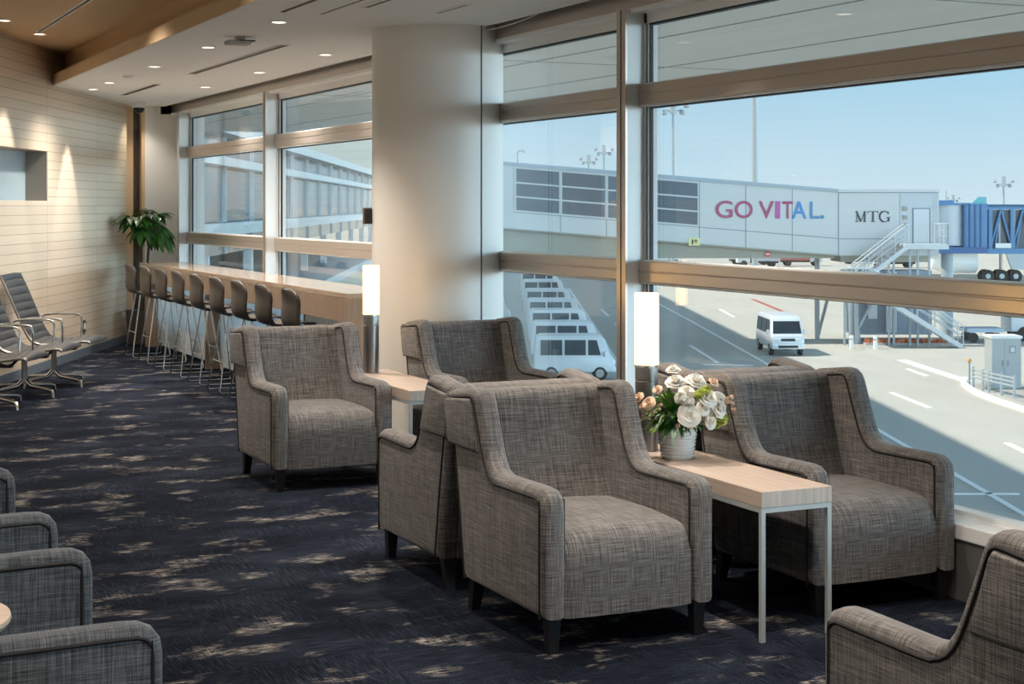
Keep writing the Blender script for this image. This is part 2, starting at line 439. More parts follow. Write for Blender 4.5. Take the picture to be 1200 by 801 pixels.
# raised white strip right under the pocket
# column standing against the window wall
cx, cy, cr = 4.25, 10.32, 0.47
prof = [(cx + cr * math.cos(a), cy + cr * math.sin(a)) for a in [2 * PI * i / 96 for i in range(96)] if cx + cr * math.cos(a) < 4.585]
def order(p): return math.atan2(p[1] - cy, p[0] - cx) % (2 * PI)
prof.sort(key=order)
col = struct_root('column')
q = MB(); q.prism(prof, 0, 3.1, axis='z'); q.build('column_cladding', M_COLUMN, col, smooth=20)
aS = math.atan2(10.32 - .0 - cy, 0)
q = MB()
for a in (math.radians(-76),):
    px, py = cx + cr * math.cos(a), cy + cr * math.sin(a)
    q.box(px - .004, px + .004, py - .004, py + .004, .1, CZ)
q.build('cladding_seam', M_SEAM, col)
q = MB(); pr2 = [(cx + (x - cx) * 1.006, cy + (y - cy) * 1.006) for x, y in prof]; q.prism(pr2, 0, .1, axis='z'); q.build('column_base', mat('column_plinth', (0.30, 0.27, 0.24), 0.5), col, smooth=20)
# little black box on the column
aD = math.radians(180 + 25 - 52 + 52)  # facing left of the viewer
aD = math.atan2(S, -C) + .14
t = thing('wall_speaker', 'small black box speaker on the left edge of the round column', 'speaker', (cx + cr * math.cos(aD), cy + cr * math.sin(aD), 1.50), aD + PI / 2)
q = MB(); q.bevbox(-.025, .025, -.05, 0.004, 0, .1, .006); q.build('speaker_case', M_DARK, t, smooth=40)
q = MB(); q.box(-.034, -.022, -.062, .0, -.006, .106); q.build('bracket', mat('brown_bracket', (.2, .13, .09), .5), t)

# ------------------------------------------------------------------ ceiling fittings
def spot(parent, power, ang=95, blend=0.5, col=(1, .89, .77), size=0.03, z=-.02):
    l = bpy.data.lights.new('downlight_lamp', 'SPOT'); l.energy = power; l.spot_size = math.radians(ang); l.spot_blend = blend; l.color = col; l.shadow_soft_size = size
    o = bpy.data.objects.new('downlight_lamp', l); COL.objects.link(o); o.parent = parent; o.location = (0, 0, z); return o
_q = MB(); _q.lathe([(.044, 0.02), (.044, -.002), (.058, -.005), (.062, 0.0), (.062, .02)], 24, caps=False); ME_RING = _q.mesh('trim_ring', M_WHITE, 40)
_q = MB(); _q.lathe([(.001, .001), (.044, .001), (.044, .004), (.001, .004)], 24, caps=False); ME_LENS = _q.mesh('lens', M_LENS)
def downlight(x, y, z, label, power=40, group='ceiling downlights', ang=84, blend=1.0, vis=True, col=(1, .89, .77)):
    t = thing('downlight', label, 'downlight', (x, y, z), 0, group)
    link('trim_ring', ME_RING, t); link('lens', ME_LENS, t, Matrix.Translation((0, 0, -.002)))
    spot(t, power, ang, blend, col)
    return t
PW = 185
rowA = [(10.24, 'nearest downlight of the long inner row, in front of the round column'),
        (12.10, 'second downlight of the inner row, beside the smoke detector'),
        (13.97, 'third downlight of the inner row in the white ceiling'),
        (15.99, 'fourth downlight of the inner row, near the panelled wall')]
for y, lb in rowA: downlight(3.07, y, CZ, 'round recessed ' + lb, PW if y < 11 else 165, ang=84 if y < 11 else 140)
rowB = [(12.29, 'nearest visible downlight of the row along the windows, left of the column'),
        (14.19, 'second visible downlight of the row along the windows'),
        (16.16, 'third visible downlight of the row along the windows')]
for y, lb in rowB: downlight(4.07, y, CZ, 'round recessed ' + lb, 120 if y < 13 else 190, ang=140)
downlight(4.10, 19.2, CZ, 'round recessed downlight in the far corner beside the dome camera', 32, ang=100, blend=1.0, col=(1, .90, .78))
downlight(3.085, 16.95, CZ, 'round recessed downlight at the end of the inner row, washing the panelled wall', 150, ang=50, blend=.3)
downlight(2.26, 15.04, CU, 'round recessed downlight in the raised tan ceiling, farther of two', 220, ang=52, blend=.3)
downlight(1.825, 14.06, CU, 'round recessed downlight in the raised tan ceiling at the photo\'s left edge', 220, ang=52, blend=.3)
for y in (8.3, 6.35, 4.4, 2.45, .5, -1.45, -3.4):  # extra downlights added out of view to brighten the armchairs
    downlight(3.07, y, CZ, 'added fill downlight in the near ceiling above the armchairs, out of the photo', PW + 40, 'added fill downlights above the near seats')
for y in (6.9, 3.4, 1.4, -.6, -2.6):  # second added row out of view, more fill for the seats
    downlight(4.07, y, CZ, 'added fill downlight in the near ceiling above the armchairs, out of the photo', PW, 'added fill downlights above the near seats')
for x in (2.1, .2, -1.7):  # grid of unseen downlights added as fill light for the room
    for y in (-3.0, 0.0, 3.0, 6.0, 9.0, 11.8):
        lx = x
        if (Vector((lx, y, 0)).dot(Vector((C, -S, 0)))) < WL + .35: continue
        downlight(lx, y, CU, 'added fill downlight in the raised ceiling above the near carpet, out of the photo', 130, 'added fill downlights in the raised ceiling', ang=140)
def slot(label, cells, z, group=None, m=M_SLOT):
    t = thing('ceiling_slot', label, 'air slot', (cells[0][0], cells[0][2], z), 0, group)
    q = MB()
    for (xa, xb, ya, yb) in cells: q.box(xa - cells[0][0], xb - cells[0][0], ya - cells[0][2], yb - cells[0][2], -.004, .002)
    q.build('slot_opening', m, t)
    q = MB()
    xa, xb = min(c[0] for c in cells) - cells[0][0], max(c[1] for c in cells) - cells[0][0]; ya, yb = cells[0][2] - cells[0][2], cells[0][3] - cells[0][2]
    for (u, v, s_, e_) in ((xa - .012, xa, ya, yb), (xb, xb + .012, ya, yb), (xa - .012, xb + .012, ya - .012, ya), (xa - .012, xb + .012, yb, yb + .012)): q.box(u, v, s_, e_, -.006, .002)
    q.build('slot_rim', M_FRAMEW, t)
    return t
slot('long double air slot in the white ceiling, left of the round column', [(3.50, 3.525, 11.63, 14.54), (3.545, 3.57, 11.63, 14.54)], CZ)
slot('short brown air slot in the white ceiling near the far wall', [(3.50, 3.57, 15.95, 17.65)], CZ)
slot('short dark air slot in front of the column beside the ceiling hatch', [(3.30, 3.33, 8.3, 9.23)], CZ)
slot('thin dark air slot right above the column top', [(3.815, 3.833, 8.85, 9.32)], CZ)
slot('narrow slot in the raised tan ceiling at top left', [(2.205, 2.235, 12.3, 14.83)], CU)
t = thing('ceiling_hatch', 'square white access hatch with dark gaps in the ceiling near the column', 'ceiling hatch', (3.05, 9.2, CZ))
q = MB(); q.box(-.11, .11, -.5, .48, -.006, 0); q.build('hatch_panel', M_CEIL, t)
q = MB()
for xx in (-.135, .115): q.box(xx, xx + .02, -.5, .48, -.004, .001)
q.build('hatch_gap', M_SLOT, t)
t = thing('smoke_detector', 'flat black-topped detector hanging under the white ceiling', 'detector', (3.08, 11.24, CZ))
q = MB(); q.box(-.03, .03, -.03, .03, -.03, 0); q.bevbox(-.10, .07, -.06, .06, -.06, -.03, .01); q.build('detector_body', mat('detector_body', (.45, .42, .40), .5), t, smooth=40)
q = MB(); q.box(-.02, .10, -.062, .062, -.034, -.026); q.build('detector_lid', M_DARK, t)
t = thing('sensor', 'tiny round white sensor between two downlights of the inner row', 'sensor', (3.07, 15.08, CZ))
q = MB(); q.lathe([(.05, 0), (.048, -.012), (.03, -.02), (.001, -.022)], 20); q.build('sensor_cap', M_WHITE, t, smooth=40)
t = thing('sprinkler', 'small sprinkler head under the corner of the lowered ceiling', 'sprinkler', (2.78, 17.05, CZ))
q = MB(); q.lathe([(.03, 0), (.03, -.006), (.012, -.01), (.012, -.05), (.028, -.055), (.028, -.06)], 16); q.build('sprinkler_head', M_BRUSH, t, smooth=40)
t = thing('dome_camera', 'white dome security camera under the ceiling in the far corner', 'camera', (3.98, 18.95, CZ))
q = MB(); q.lathe([(.085, 0), (.085, -.05), (.075, -.06)], 24); q.build('camera_housing', M_WHITE, t, smooth=40)
q = MB(); q.lathe([(.066, -.058), (.06, -.09), (.04, -.115), (.001, -.125)], 24); q.build('camera_dome', M_DARK, t, smooth=60)
t = thing('wall_plate', 'narrow steel switch plate low on the panelled wall', 'switch', W(WL, 17.3, .26), ROTW)
q = MB(); q.bevbox(0, .012, -.05, .05, 0, .13, .003); q.build('plate', M_BRUSH, t)
q = MB(); q.box(.011, .016, -.02, .02, .035, .095); q.build('rocker', M_WHITE, t)
t = thing('loose_cable', 'thin white cable sagging below the ceiling edge above the windows', 'cable', (4.395, 0, 0))
q = MB(); q.tube(smooth_path([(0.0, 10.35, CZ + .02), (.02, 10.15, CZ - .012), (.02, 9.7, CZ - .028), (.02, 9.2, CZ - .01), (0.0, 8.9, CZ + .03)], 6), .004, 6); q.build('cable_run', M_FRAMEW, t, smooth=60)

# ================================================================== ARMCHAIRS
HWID, TH = 0.36, 0.095
ARM = [(0.0, .13), (0.0, .52), (.006, .555), (.024, .58), (.055, .594), (.10, .597), (.39, .592), (.435, .597), (.47, .612), (.497, .642), (.52, .685),
       (.56, .775), (.595, .858), (.612, .882), (.64, .897), (.68, .900), (.86, .878), (.895, .866), (.906, .845), (.888, .77), (.855, .655), (.80, .39), (.752, .13)]
def inset(P, o):
    P = [Vector(p) for p in P]; out = []
    for i in range(len(P)):
        a = P[i] - P[i - 1] if i else P[1] - P[0]; b = P[i + 1] - P[i] if i < len(P) - 1 else P[i] - P[i - 1]
        n = (Vector((a.y, -a.x)).normalized() + Vector((b.y, -b.x)).normalized()).normalized()
        out.append(P[i] + n * o)
    return out
def make_armchair(fab, label):
    t = thing('armchair', label, 'armchair')
    q = MB(); q.prism([(.014, .125), (.012, .30), (.018, .35), (.036, .392), (.07, .420), (.12, .432), (.35, .440), (.64, .430), (.64, .125)], -HWID + TH - .01, HWID - TH + .01, .022, 4)
    def bulge(v):
        k = 1 - (v.x / (HWID - TH)) ** 2
        if v.z > .3: v.z += .012 * max(0, k)
        if v.y < .1: v.y -= .008 * max(0, k)
        return v
    q2 = MB(); n = 12; prof = [(.014, .125), (.012, .30), (.018, .35), (.036, .392), (.07, .420), (.12, .432), (.25, .438), (.35, .440), (.5, .437), (.64, .430)]
    hw = HWID - TH + .006
    prof3 = smooth_path([(0, a, b) for a, b in prof], 4); rows = []
    for p in prof3:
        rows.append([bulge(Vector((hw * (-1 + 2 * i / 16), p.y + (.012 if (i in (0, 16)) else 0), p.z - (.012 if (i in (0, 16)) and p.z > .3 else 0)))) for i in range(17)])
    q2.grid(rows); q.bm.free()
    q2.box(-hw + .012, hw - .012, .05, .64, .12, .14)
    q2.build('seat', fab, t, smooth=50)
    q = MB(); q.prism([(.60, .36), (.63, .42), (.675, .54), (.71, .66), (.738, .78), (.75, .835), (.762, .860), (.785, .873), (.815, .876), (.865, .871), (.893, .862), (.903, .842), (.853, .655), (.75, .13), (.66, .13), (.62, .2)],
                      -HWID + TH - .012, HWID - TH + .012, .012, 3)
    q.build('backrest', fab, t, smooth=45)
    for s in (-1, 1):
        q = MB(); q.prism(ARM, 0, TH, .034, 5)
        if s < 0: q.xf(Matrix.Translation((-HWID, 0, 0)))
        else: q.xf(Matrix.Diagonal((-1, 1, 1, 1))).xf(Matrix.Translation((HWID, 0, 0)))
        sd = q.build('armrest', fab, t, smooth=45)
        # piping on the outer rim, and on the inner rim of arm and wing
        q = MB()
        pin = inset(ARM, .036); q.tube(smooth_path([(s * (HWID - .0005), p.x, p.y) for p in pin[0:]], 2), .0062, 6)
        pin = inset(ARM[0:17], .030); q.tube(smooth_path([(s * (HWID - TH + .0005), p.x, p.y) for p in pin], 2), .0056, 6)
        q.build('piping', M_PIPE, sd, smooth=60)
    # padded wrap round the head of the chair
    q = MB(); hp = [(.570, .660), (.60, .73), (.637, .838), (.652, .858), (.88, .840), (.900, .832), (.903, .82), (.862, .66)]
    q.prism(hp, HWID - .004, HWID + .016, .012, 3); q.prism(hp, -HWID - .016, -HWID + .004, .012, 3)
    q.prism([(.855, .662), (.868, .656), (.882, .68), (.914, .82), (.910, .845), (.89, .860), (.87, .84)], -HWID - .012, HWID + .012, .01, 3)
    q.build('headrest_wrap', fab, t, smooth=45)
    for sx in (-1, 1):
        for (y, dy) in ((.048, 0.0), (.715, .035)):
            q = MB(); a, b = .026, .018; X = sx * (HWID - .055)
            q.hexa([(X - b, y + dy - b, 0), (X + b, y + dy - b, 0), (X + b, y + dy + b, 0), (X - b, y + dy + b, 0),
                    (X - a, y - a, .14), (X + a, y - a, .14), (X + a, y + a, .14), (X - a, y + a, .14)])
            q.build('leg', M_LEG, t)
    q = MB(); q.box(-HWID + .03, HWID - .03, .03, .72, .125, .16); q.build('underside', M_PIPE, t)
    return t
ch = make_armchair(M_FAB, 'grey tweed wing armchair in front, centre, left of the flower table')
ch.location = (2.89, 5.165, 0)
clone(ch, (2.925, 7.0, 0), PI, 'grey wing armchair seen from behind, back to back with the front centre armchair')
clone(ch, (2.955, 8.765, 0), 0, 'grey wing armchair farthest left, in front of the bar stools')
clone(ch, (4.08, 8.765, 0), 0, 'grey wing armchair in front of the round column, right of the far side table')
clone(ch, (4.075, 5.195, 0), 0, 'grey wing armchair by the window, right of the flower table')
clone(ch, (4.075, 7.05, 0), PI, 'grey wing armchair mostly hidden behind the window armchair, back to back with it')
clone(ch, (2.83, 3.42, 0), PI, 'grey wing armchair cut off at the bottom right corner, seen from behind')
ch2 = make_armchair(M_FAB2, 'slate grey armchair at left, only its near arm in view, farthest of the left row')
for y, lb in ((6.86, None), (5.225, 'slate grey armchair at left whose two arms show, behind the round white table'),
              (3.665, 'slate grey armchair at bottom left corner, only its far arm in view')):
    if lb is None: ch2.location = (.89, y, 0); ch2.rotation_euler = (0, 0, PI / 2)
    else: clone(ch2, (.89, y, 0), PI / 2, lb)

# ------------------------------------------------------------------ side tables
def make_side_table(label, y0, y1):
    t = thing('side_table', label, 'side table', (3.505, y0, 0))
    L_ = y1 - y0; hw = .158
    q = MB(); q.bevbox(-hw, hw, 0, L_, .500, .56, .0015, 1); q.build('tabletop', M_ASH, t)
    q = MB(); q.box(-hw + .0005, hw - .0005, -.0015, .001, .5005, .5585); q.build('end_panel', M_ASHX, t)
    q = MB(); b = .018
    q.box(-hw, hw, 0, b, .48, .4995); q.box(-hw, hw, L_ - b, L_, .48, .4995); q.box(-hw, -hw + b, b, L_ - b, .48, .4995); q.box(hw - b, hw, b, L_ - b, .48, .4995)
    q.build('frame', M_STEELW, t)
    for x in (-hw, hw - b):
        for y in (0, L_ - b):
            q = MB(); q.box(x, x + b, y, y + b, 0, .48); q.build('leg', M_STEELW, t)
    return t
make_side_table('long narrow wood side table with white legs, carrying the flowers', 5.0, 6.2)
make_side_table('long narrow wood side table between the two far armchairs, near the column', 8.58, 9.78)
t = thing('round_table', 'round pale wood table top at the left edge between two slate armchairs', 'table', (.30, 4.42, 0))
q = MB(); q.lathe([(.26, .525), (.285, .53), (.29, .54), (.288, .55), (.28, .553), (.001, .553)], 48, caps=True); q.build('tabletop', wood_mat('round_top_maple', (.60, .46, .35), (.70, .56, .44), 'x'), t, smooth=30)
q = MB(); q.lathe([(.02, .02), (.02, .53)], 20); q.build('pedestal', M_CHROME, t, smooth=40)
q = MB(); q.lathe([(.2, 0), (.2, .008), (.19, .014), (.02, .022)], 36); q.build('base', M_CHROME, t, smooth=40)

# ------------------------------------------------------------------ table lamps (opal glass glowing all over)
def make_lamp(label):
    t = thing('table_lamp', label, 'lamp')
    q = MB(); q.lathe([(.050, 0), (.050, .30), (.048, .302), (.048, .306), (.050, .308), (.050, .362)], 32); q.build('lamp_base', M_BRUSH, t, smooth=40)
    q = MB(); q.lathe([(.0515, .371), (.0525, .373), (.0525, .678), (.0512, .681), (.046, .682), (.001, .682)], 40, caps=False); q.build('lamp_shade', M_SHADE, t, smooth=40)
    q = MB(); q.lathe([(.001, .362), (.052, .362), (.052, .372), (.001, .372)], 32, caps=False); q.build('shade_ring', M_CHROME, t, smooth=40)
    q = MB(); q.lathe([(.012, .37), (.012, .40), (.022, .43), (.027, .46), (.022, .49), (.001, .50)], 20); q.build('bulb', emit_mat('bulb_glow', (1, .80, .58), 30), t, smooth=60)
    l = bpy.data.lights.new('bulb_light', 'POINT'); l.energy = 1; l.color = (1, .66, .38); l.shadow_soft_size = .03
    o = bpy.data.objects.new('bulb_light', l); COL.objects.link(o); o.parent = t; o.location = (0, 0, .54)
    return t
lp = make_lamp('cylinder table lamp with glowing shade behind the flowers'); lp.location = (3.47, 6.07, .56)
clone(lp, (3.49, 9.62, .56), 0, 'cylinder table lamp with glowing shade left of the round column')

# ================================================================== BOUQUET
M_PETAL = mat('ivory_petal', (0.94, 0.92, 0.86), .6); M_PINK = mat('blush_petal', (0.82, 0.62, 0.47), .6); M_LIME = mat('lime_petal', (0.62, 0.68, 0.16), .6)
M_LEAF = mat('bouquet_leaf', (0.045, 0.16, 0.025), .4); M_LEAF3 = mat('grey_leaf', (0.17, 0.26, 0.17), .6); M_LEAF2 = mat('bright_leaf', (0.22, 0.38, 0.05), .4)
def rose_mesh(name, m, R=.033, layers=5):
    q = MB()
    for k in range(layers):
        f = k / (layers - 1); npt = 3 + (k + 1) // 2; th = math.radians(6 + 62 * f); Lp = R * (1.0 + .18 * f)
        for j in range(npt):
            a0 = 2 * PI * (j + .37 * k) / npt; rows = []
            for iu in range(6):
                u = iu / 5; row = []
                t = th * (.55 + .6 * u); rr = R * (.10 + .16 * f) + Lp * u * math.sin(t) ; hz = Lp * u * math.cos(t) * (1.25 - .45 * f)
                wd = (PI / npt) * 1.25 * (.75 + .35 * math.sin(PI * min(1, u * .8)))
                for iv in range(7):
                    v = iv / 6 * 2 - 1; ang = a0 + v * wd
                    drop = R * .16 * abs(v) ** 3 * u
                    row.append(((rr + R * .05 * v * (1 if k % 2 else -1)) * math.cos(ang), (rr + R * .05 * v * (1 if k % 2 else -1)) * math.sin(ang), hz - drop + R * .03 * math.sin(5 * v + k)))
                rows.append(row)
            q.grid(rows)
    q.lathe([(R * .05, -R * .35), (R * .30, -R * .08), (R * .34, R * .1), (R * .16, R * .5), (.0005, R * .55)], 10, caps=False)
    return q.mesh(name, m, 60)
def puff_mesh(name, m, R=.026, n=70):
    q = MB(); rnd = random.Random(3)
    for i in range(n):
        zz = 1 - 1.35 * (i + .5) / n; a = i * 2.39996; r = math.sqrt(max(0, 1 - zz * zz)); d = Vector((r * math.cos(a), r * math.sin(a), zz))
        t1 = d.orthogonal().normalized(); t2 = d.cross(t1); c0 = d * R * .45; c1 = d * R * (.95 + .1 * rnd.random()); w = R * .30
        q.grid([[c0 - t1 * w * .3, c0 + t1 * w * .3], [c0 * .5 + c1 * .5 - t1 * w + t2 * w * .3, c0 * .5 + c1 * .5 + t1 * w + t2 * w * .3], [c1 - t1 * w * .8 - t2 * w * .5, c1 + t1 * w * .8 - t2 * w * .5]])
    q.lathe([(.001, -R * .5), (R * .5, -R * .2), (R * .6, R * .2), (.001, R * .6)], 10)
    return q.mesh(name, m, 60)
bq = thing('flower_arrangement', 'white rose bouquet in a white basket pot wrapped in cellophane on the side table', 'flowers', (3.475, 5.82, .56))
bq.scale = (1.0, 1.0, 1.0)
# local frame turned so that x runs across the view
bq.rotation_euler = (0, 0, ROTW)
q = MB(); q.lathe([(.060, 0), (.064, .003), (.080, .125), (.084, .130), (.084, .138), (.078, .138), (.074, .12), (.001, .11)], 40); 
for k in range(1, 9):
    z = k * .0145; q.tube([((.0665 + z * .125) * math.cos(a), (.0665 + z * .125) * math.sin(a), z) for a in [2 * PI * i / 36 for i in range(36)]], .0035, 5, closed=True)
q.build('pot', mat('white_basket', (.88, .88, .87), .5), bq, smooth=50)
ME_ROSE = rose_mesh('rose', M_PETAL); ME_BLUSH = rose_mesh('blush_rose', M_PINK, .022, 4); ME_PUFF = puff_mesh('carnation', M_LIME); ME_WP = puff_mesh('white_carnation', M_PETAL, .03); ME_FIL = puff_mesh('filler', M_PINK, .012, 26)
def bloom(name, me, x, z, y=None, s=1.0):
    x *= 1.05; z = .075 + (z - .075) * .93; s *= .88 if me is not ME_PUFF else 1.0
    c = Vector((0.0, 0.02, .16)); rr = .19
    if y is None: y = -math.sqrt(max(.0004, .165 ** 2 - min(.16, abs(x)) ** 2 * .9 - (z - .24) ** 2 * .55)) * .85
    p = Vector((x, y, z)); d = (p - c).normalized(); d = (d + Vector((0, -.25, .25))).normalized()
    qn = Vector((0, 0, 1)).rotation_difference(d)
    return link(name, me, bq, Matrix.Translation(p) @ qn.to_matrix().to_4x4() @ Matrix.Scale(s, 4))
k = 6.62 / 1880   # metres per thousandth at the table
for (px, py, s, yy) in ((795, 443, 1.15, -.02), (793, 428, .8, .02), (817, 442, 1.2, -.02), (805, 452, .9, -.09), (827, 458, 1.1, None), (840, 473, 1.15, None), (806, 479, 1.25, None), (831, 489, .8, None), (822, 471, .8, None), (842, 460, .8, None)):
    bloom('rose', ME_ROSE, (px - 797) * k, (537 - py) * k, yy, s)
for (px, py, s) in ((797, 457, 1.0), (806, 461, .9)): bloom('carnation', ME_WP, (px - 797) * k, (537 - py) * k, None, s)
for (px, py, s) in ((845, 486, 1.25), (826, 450, 1.0), (818, 453, .8), (840, 494, .8)): bloom('carnation', ME_PUFF, (px - 797) * k, (537 - py) * k, None, s)
for (px, py, s) in ((753, 459, .9), (763, 465, 1.15), (772, 447, .8), (836, 440, .9), (757, 470, .8)): bloom('rose', ME_BLUSH, (px - 797) * k, (537 - py) * k, None, s)
rnd = random.Random(11)
q = MB(); q2 = MB(); q3 = MB()
def leaf(qq, p, d, L_, w, bend=.3):
    d = d.normalized(); side = d.cross(Vector((0, 0, 1))); side = side.normalized() if side.length > 1e-4 else Vector((1, 0, 0)); up = side.cross(d)
    rows = []
    for i in range(6):
        u = i / 5; c = p + d * L_ * u - Vector((0, 0, 1)) * bend * L_ * u * u; ww = w * math.sin(PI * min(.97, u * .9 + .08)) 
        rows.append([c - side * ww + up * ww * .25, c, c + side * ww + up * ww * .25])
    qq.grid(rows)
for i in range(420):
    a = rnd.uniform(0, 2 * PI); el = rnd.uniform(-.25, 1.2); d = Vector((math.cos(a) * math.cos(el), math.sin(a) * math.cos(el) * .85, math.sin(el)))
    p = Vector((0, 0.01, .165)) + Vector((d.x * .13, d.y * .10, d.z * .09)) * rnd.uniform(.2, 1.1)
    if d.y > 0: p.y *= .6
    if abs(d.x) > .5: p.x *= .75
    leaf((q, q, q2, q3)[i % 4], p, d, (.6 if d.y > .2 else .75 if abs(d.x) > .5 else 1) * rnd.uniform(.06, .12), rnd.uniform(.006, .013), rnd.uniform(.1, .6))
for (dx, dz) in ((-.055, .10), (-.035, .115), (-.02, .09), (-.075, .085), (-.045, .07)):
    leaf(q2 if dx < -.05 else q, Vector((0.0, -.04, .16)), Vector((dx, -.035, dz)), .16, .012, .25)
for i in range(26):
    px, py = rnd.choice(((763, 478), (758, 482), (767, 450), (772, 470), (800, 490), (815, 485), (855, 470), (850, 462)))
    bloom('filler', ME_FIL, (px + rnd.uniform(-7, 7) - 797) * k, (537 - py + rnd.uniform(-5, 5)) * k, None, rnd.uniform(.6, 1.0))
q.build('foliage', M_LEAF, bq, smooth=60); q2.build('foliage', M_LEAF2, bq, smooth=60); q3.build('foliage', M_LEAF3, bq, smooth=60)
q = MB(); rows = []
for iu, (r, z) in enumerate(((.066, .004), (.072, .05), (.080, .10), (.078, .135), (.10, .155), (.145, .185), (.19, .215))):
    rows.append([((r * (1 + (.02 + .07 * (iu / 6) ** 1.5) * math.sin(7 * a + 1) + .03 * math.sin(17 * a + iu))) * math.cos(a), (r * .85 * (1 + .05 * math.sin(9 * a))) * math.sin(a), z + (.012 * (iu / 6)) * math.sin(5 * a + 2)) for a in [2 * PI * j / 90 for j in range(91)]])
q.grid(rows); q.build('cellophane_wrap', M_FILM, bq, smooth=50)

# ================================================================== BAR COUNTER AND STOOLS
t = thing('bar_counter', 'long oak bar counter running along the far windows behind the stools', 'counter', (3.90, 11.27, 0))
q = MB(); q.bevbox(0, .50, 0, 7.28, .93, .97, .002, 1); q.build('countertop', M_COUNTERTOP, t)
q = MB(); q.box(0.002, .04, .04, 7.27, .755, .93); q.build('fascia', M_COUNTER, t)
q = MB(); q.box(0, .50, 0.0, .045, 0, .93); q.build('end_panel', M_COUNTER, t)
for y in (1.2, 4.42, 7.2):
    q = MB(); q.box(.06, .45, y, y + .05, 0, .755); q.build('support_fin', M_COUNTER, t)
q = MB(); q.box(.20, .212, 1.25, 7.2, .03, .755); q.build('frosted_panel', M_FROST, t)
def make_stool(label):
    t = thing('bar_stool', label, 'bar stool')
    prof = smooth_path([(-.20, .668), (-.185, .685), (-.10, .692), (.05, .682), (.13, .684), (.185, .705), (.212, .75), (.216, .82), (.212, .90), (.222, .96), (.236, 1.0)], 4)
    n = len(prof); rows = []
    for i, p in enumerate(prof):
        u = i / (n - 1)
        if u < .5: hw = .215 - .01 * (u / .5) ** 2
        else:
            v = (u - .5) / .5; hw = .205 + .012 * math.sin(v * PI)
            if v > .55: hw *= math.sqrt(max(.0, 1 - ((v - .55) / .46) ** 2.4))
        if u < .08: hw *= .86 + .14 * (u / .08)
        row = []
        for j in range(13):
            s = j / 12 * 2 - 1; cv = s * s
            if u < .5: y, z = p.x, p.y + .012 * cv
            else: y, z = p.x - .045 * cv, p.y
            row.append((hw * s, y, z))
        rows.append(row)
    q = MB(); q.grid(rows)
    o = q.build('seat_shell', [M_STOOL, M_STOOLEDGE], t, smooth=60)
    md = o.modifiers.new('thickness', 'SOLIDIFY'); md.thickness = .014; md.offset = 0; md.material_offset_rim = 1
    for s in (-1, 1):
        q = MB(); pts = [(s * .12, .10, .675), (s * .20, .20, .03), (s * .203, .19, .008), (s * .203, .14, .007), (s * .203, -.14, .007), (s * .203, -.19, .008), (s * .20, -.20, .03), (s * .12, -.10, .675)]
        q.tube(pts, .0075, 8); q.build('side_frame', M_CHROME, t, smooth=60)
    for y in (-1, 1):
        q = MB(); z = .27; f = (.675 - z) / .645
        q.tube([(-(.12 + .08 * f), y * (.10 + .10 * f), z), (.12 + .08 * f, y * (.10 + .10 * f), z)], .0075, 8); q.build('foot_rail', M_CHROME, t, smooth=60)
    q = MB(); q.box(-.13, .13, -.11, .11, .668, .677); q.build('mount_plate', M_DARK, t)
    return t
ords = ['farthest bar stool, next to the panelled wall', 'second bar stool from the panelled wall', 'third bar stool from the panelled wall', 'fourth bar stool from the panelled wall', 'fifth bar stool, in the middle of the counter row',
        'fourth bar stool from the near end of the counter', 'third bar stool from the near end of the counter', 'second bar stool from the near end of the counter', 'nearest bar stool, right behind the far left armchair']
st = None
for i, lb in enumerate(ords):
    loc = (3.735, 17.34 - .72 * i, 0)
    # seat faces the counter (+X)
    if st is None: st = make_stool('dark oak shell ' + lb); st.location = loc; st.rotation_euler = (0, 0, PI / 2); st['group'] = 'bar stools along the counter'
    else: clone(st, loc, PI / 2, 'dark oak shell ' + lb)

# ================================================================== POTTED PLANT
pl = thing('potted_plant', 'tall green plant with hand-shaped leaves in the far corner', 'plant', (4.0, 18.9, 0))
q = MB(); q.lathe([(.13, 0), (.15, .01), (.18, .38), (.185, .40), (.17, .40), (.165, .37), (.001, .36)], 32); q.build('pot', mat('plant_pot', (.08, .07, .06), .5), pl, smooth=40)
M_BARK = mat('plant_bark', (.07, .05, .035), .8)
for (dx, dy, h) in ((0, 0, 1.35), (.07, -.03, 1.2), (-.05, .02, 1.45)):
    q = MB(); q.tube(smooth_path([(dx * .4, dy * .4, .36), (dx * .8, dy * .8, .8), (dx * 1.2, dy * 1.2, h)], 5), [.022 - .0008 * i for i in range(11)], 8); q.build('trunk', M_BARK, pl, smooth=60)
rnd = random.Random(5); qs = [MB(), MB()]; qp = MB()
def palm_leaf(c, d, size, which):
    d = d.normalized(); n = 7; side = d.cross(Vector((0, 0, 1))).normalized(); 
    for j in range(n):
        a = (j - (n - 1) / 2) * .62
        dd = (d * math.cos(a) + side * math.sin(a)); dd = (dd + Vector((0, 0, -.35))).normalized()
        L_ = size * (1 - .09 * abs(j - (n - 1) / 2)); s2 = dd.cross(Vector((0, 0, 1))).normalized(); rows = []
        for i in range(7):
            u = i / 6; p = c + dd * L_ * u - Vector((0, 0, 1)) * L_ * .35 * u * u; w = L_ * .17 * math.sin(PI * min(.985, (u * .93 + .04))) ** .8
            rows.append([p - s2 * w + Vector((0, 0, w * .3)), p, p + s2 * w + Vector((0, 0, w * .3))])
        qs[which].grid(rows)
made = 0
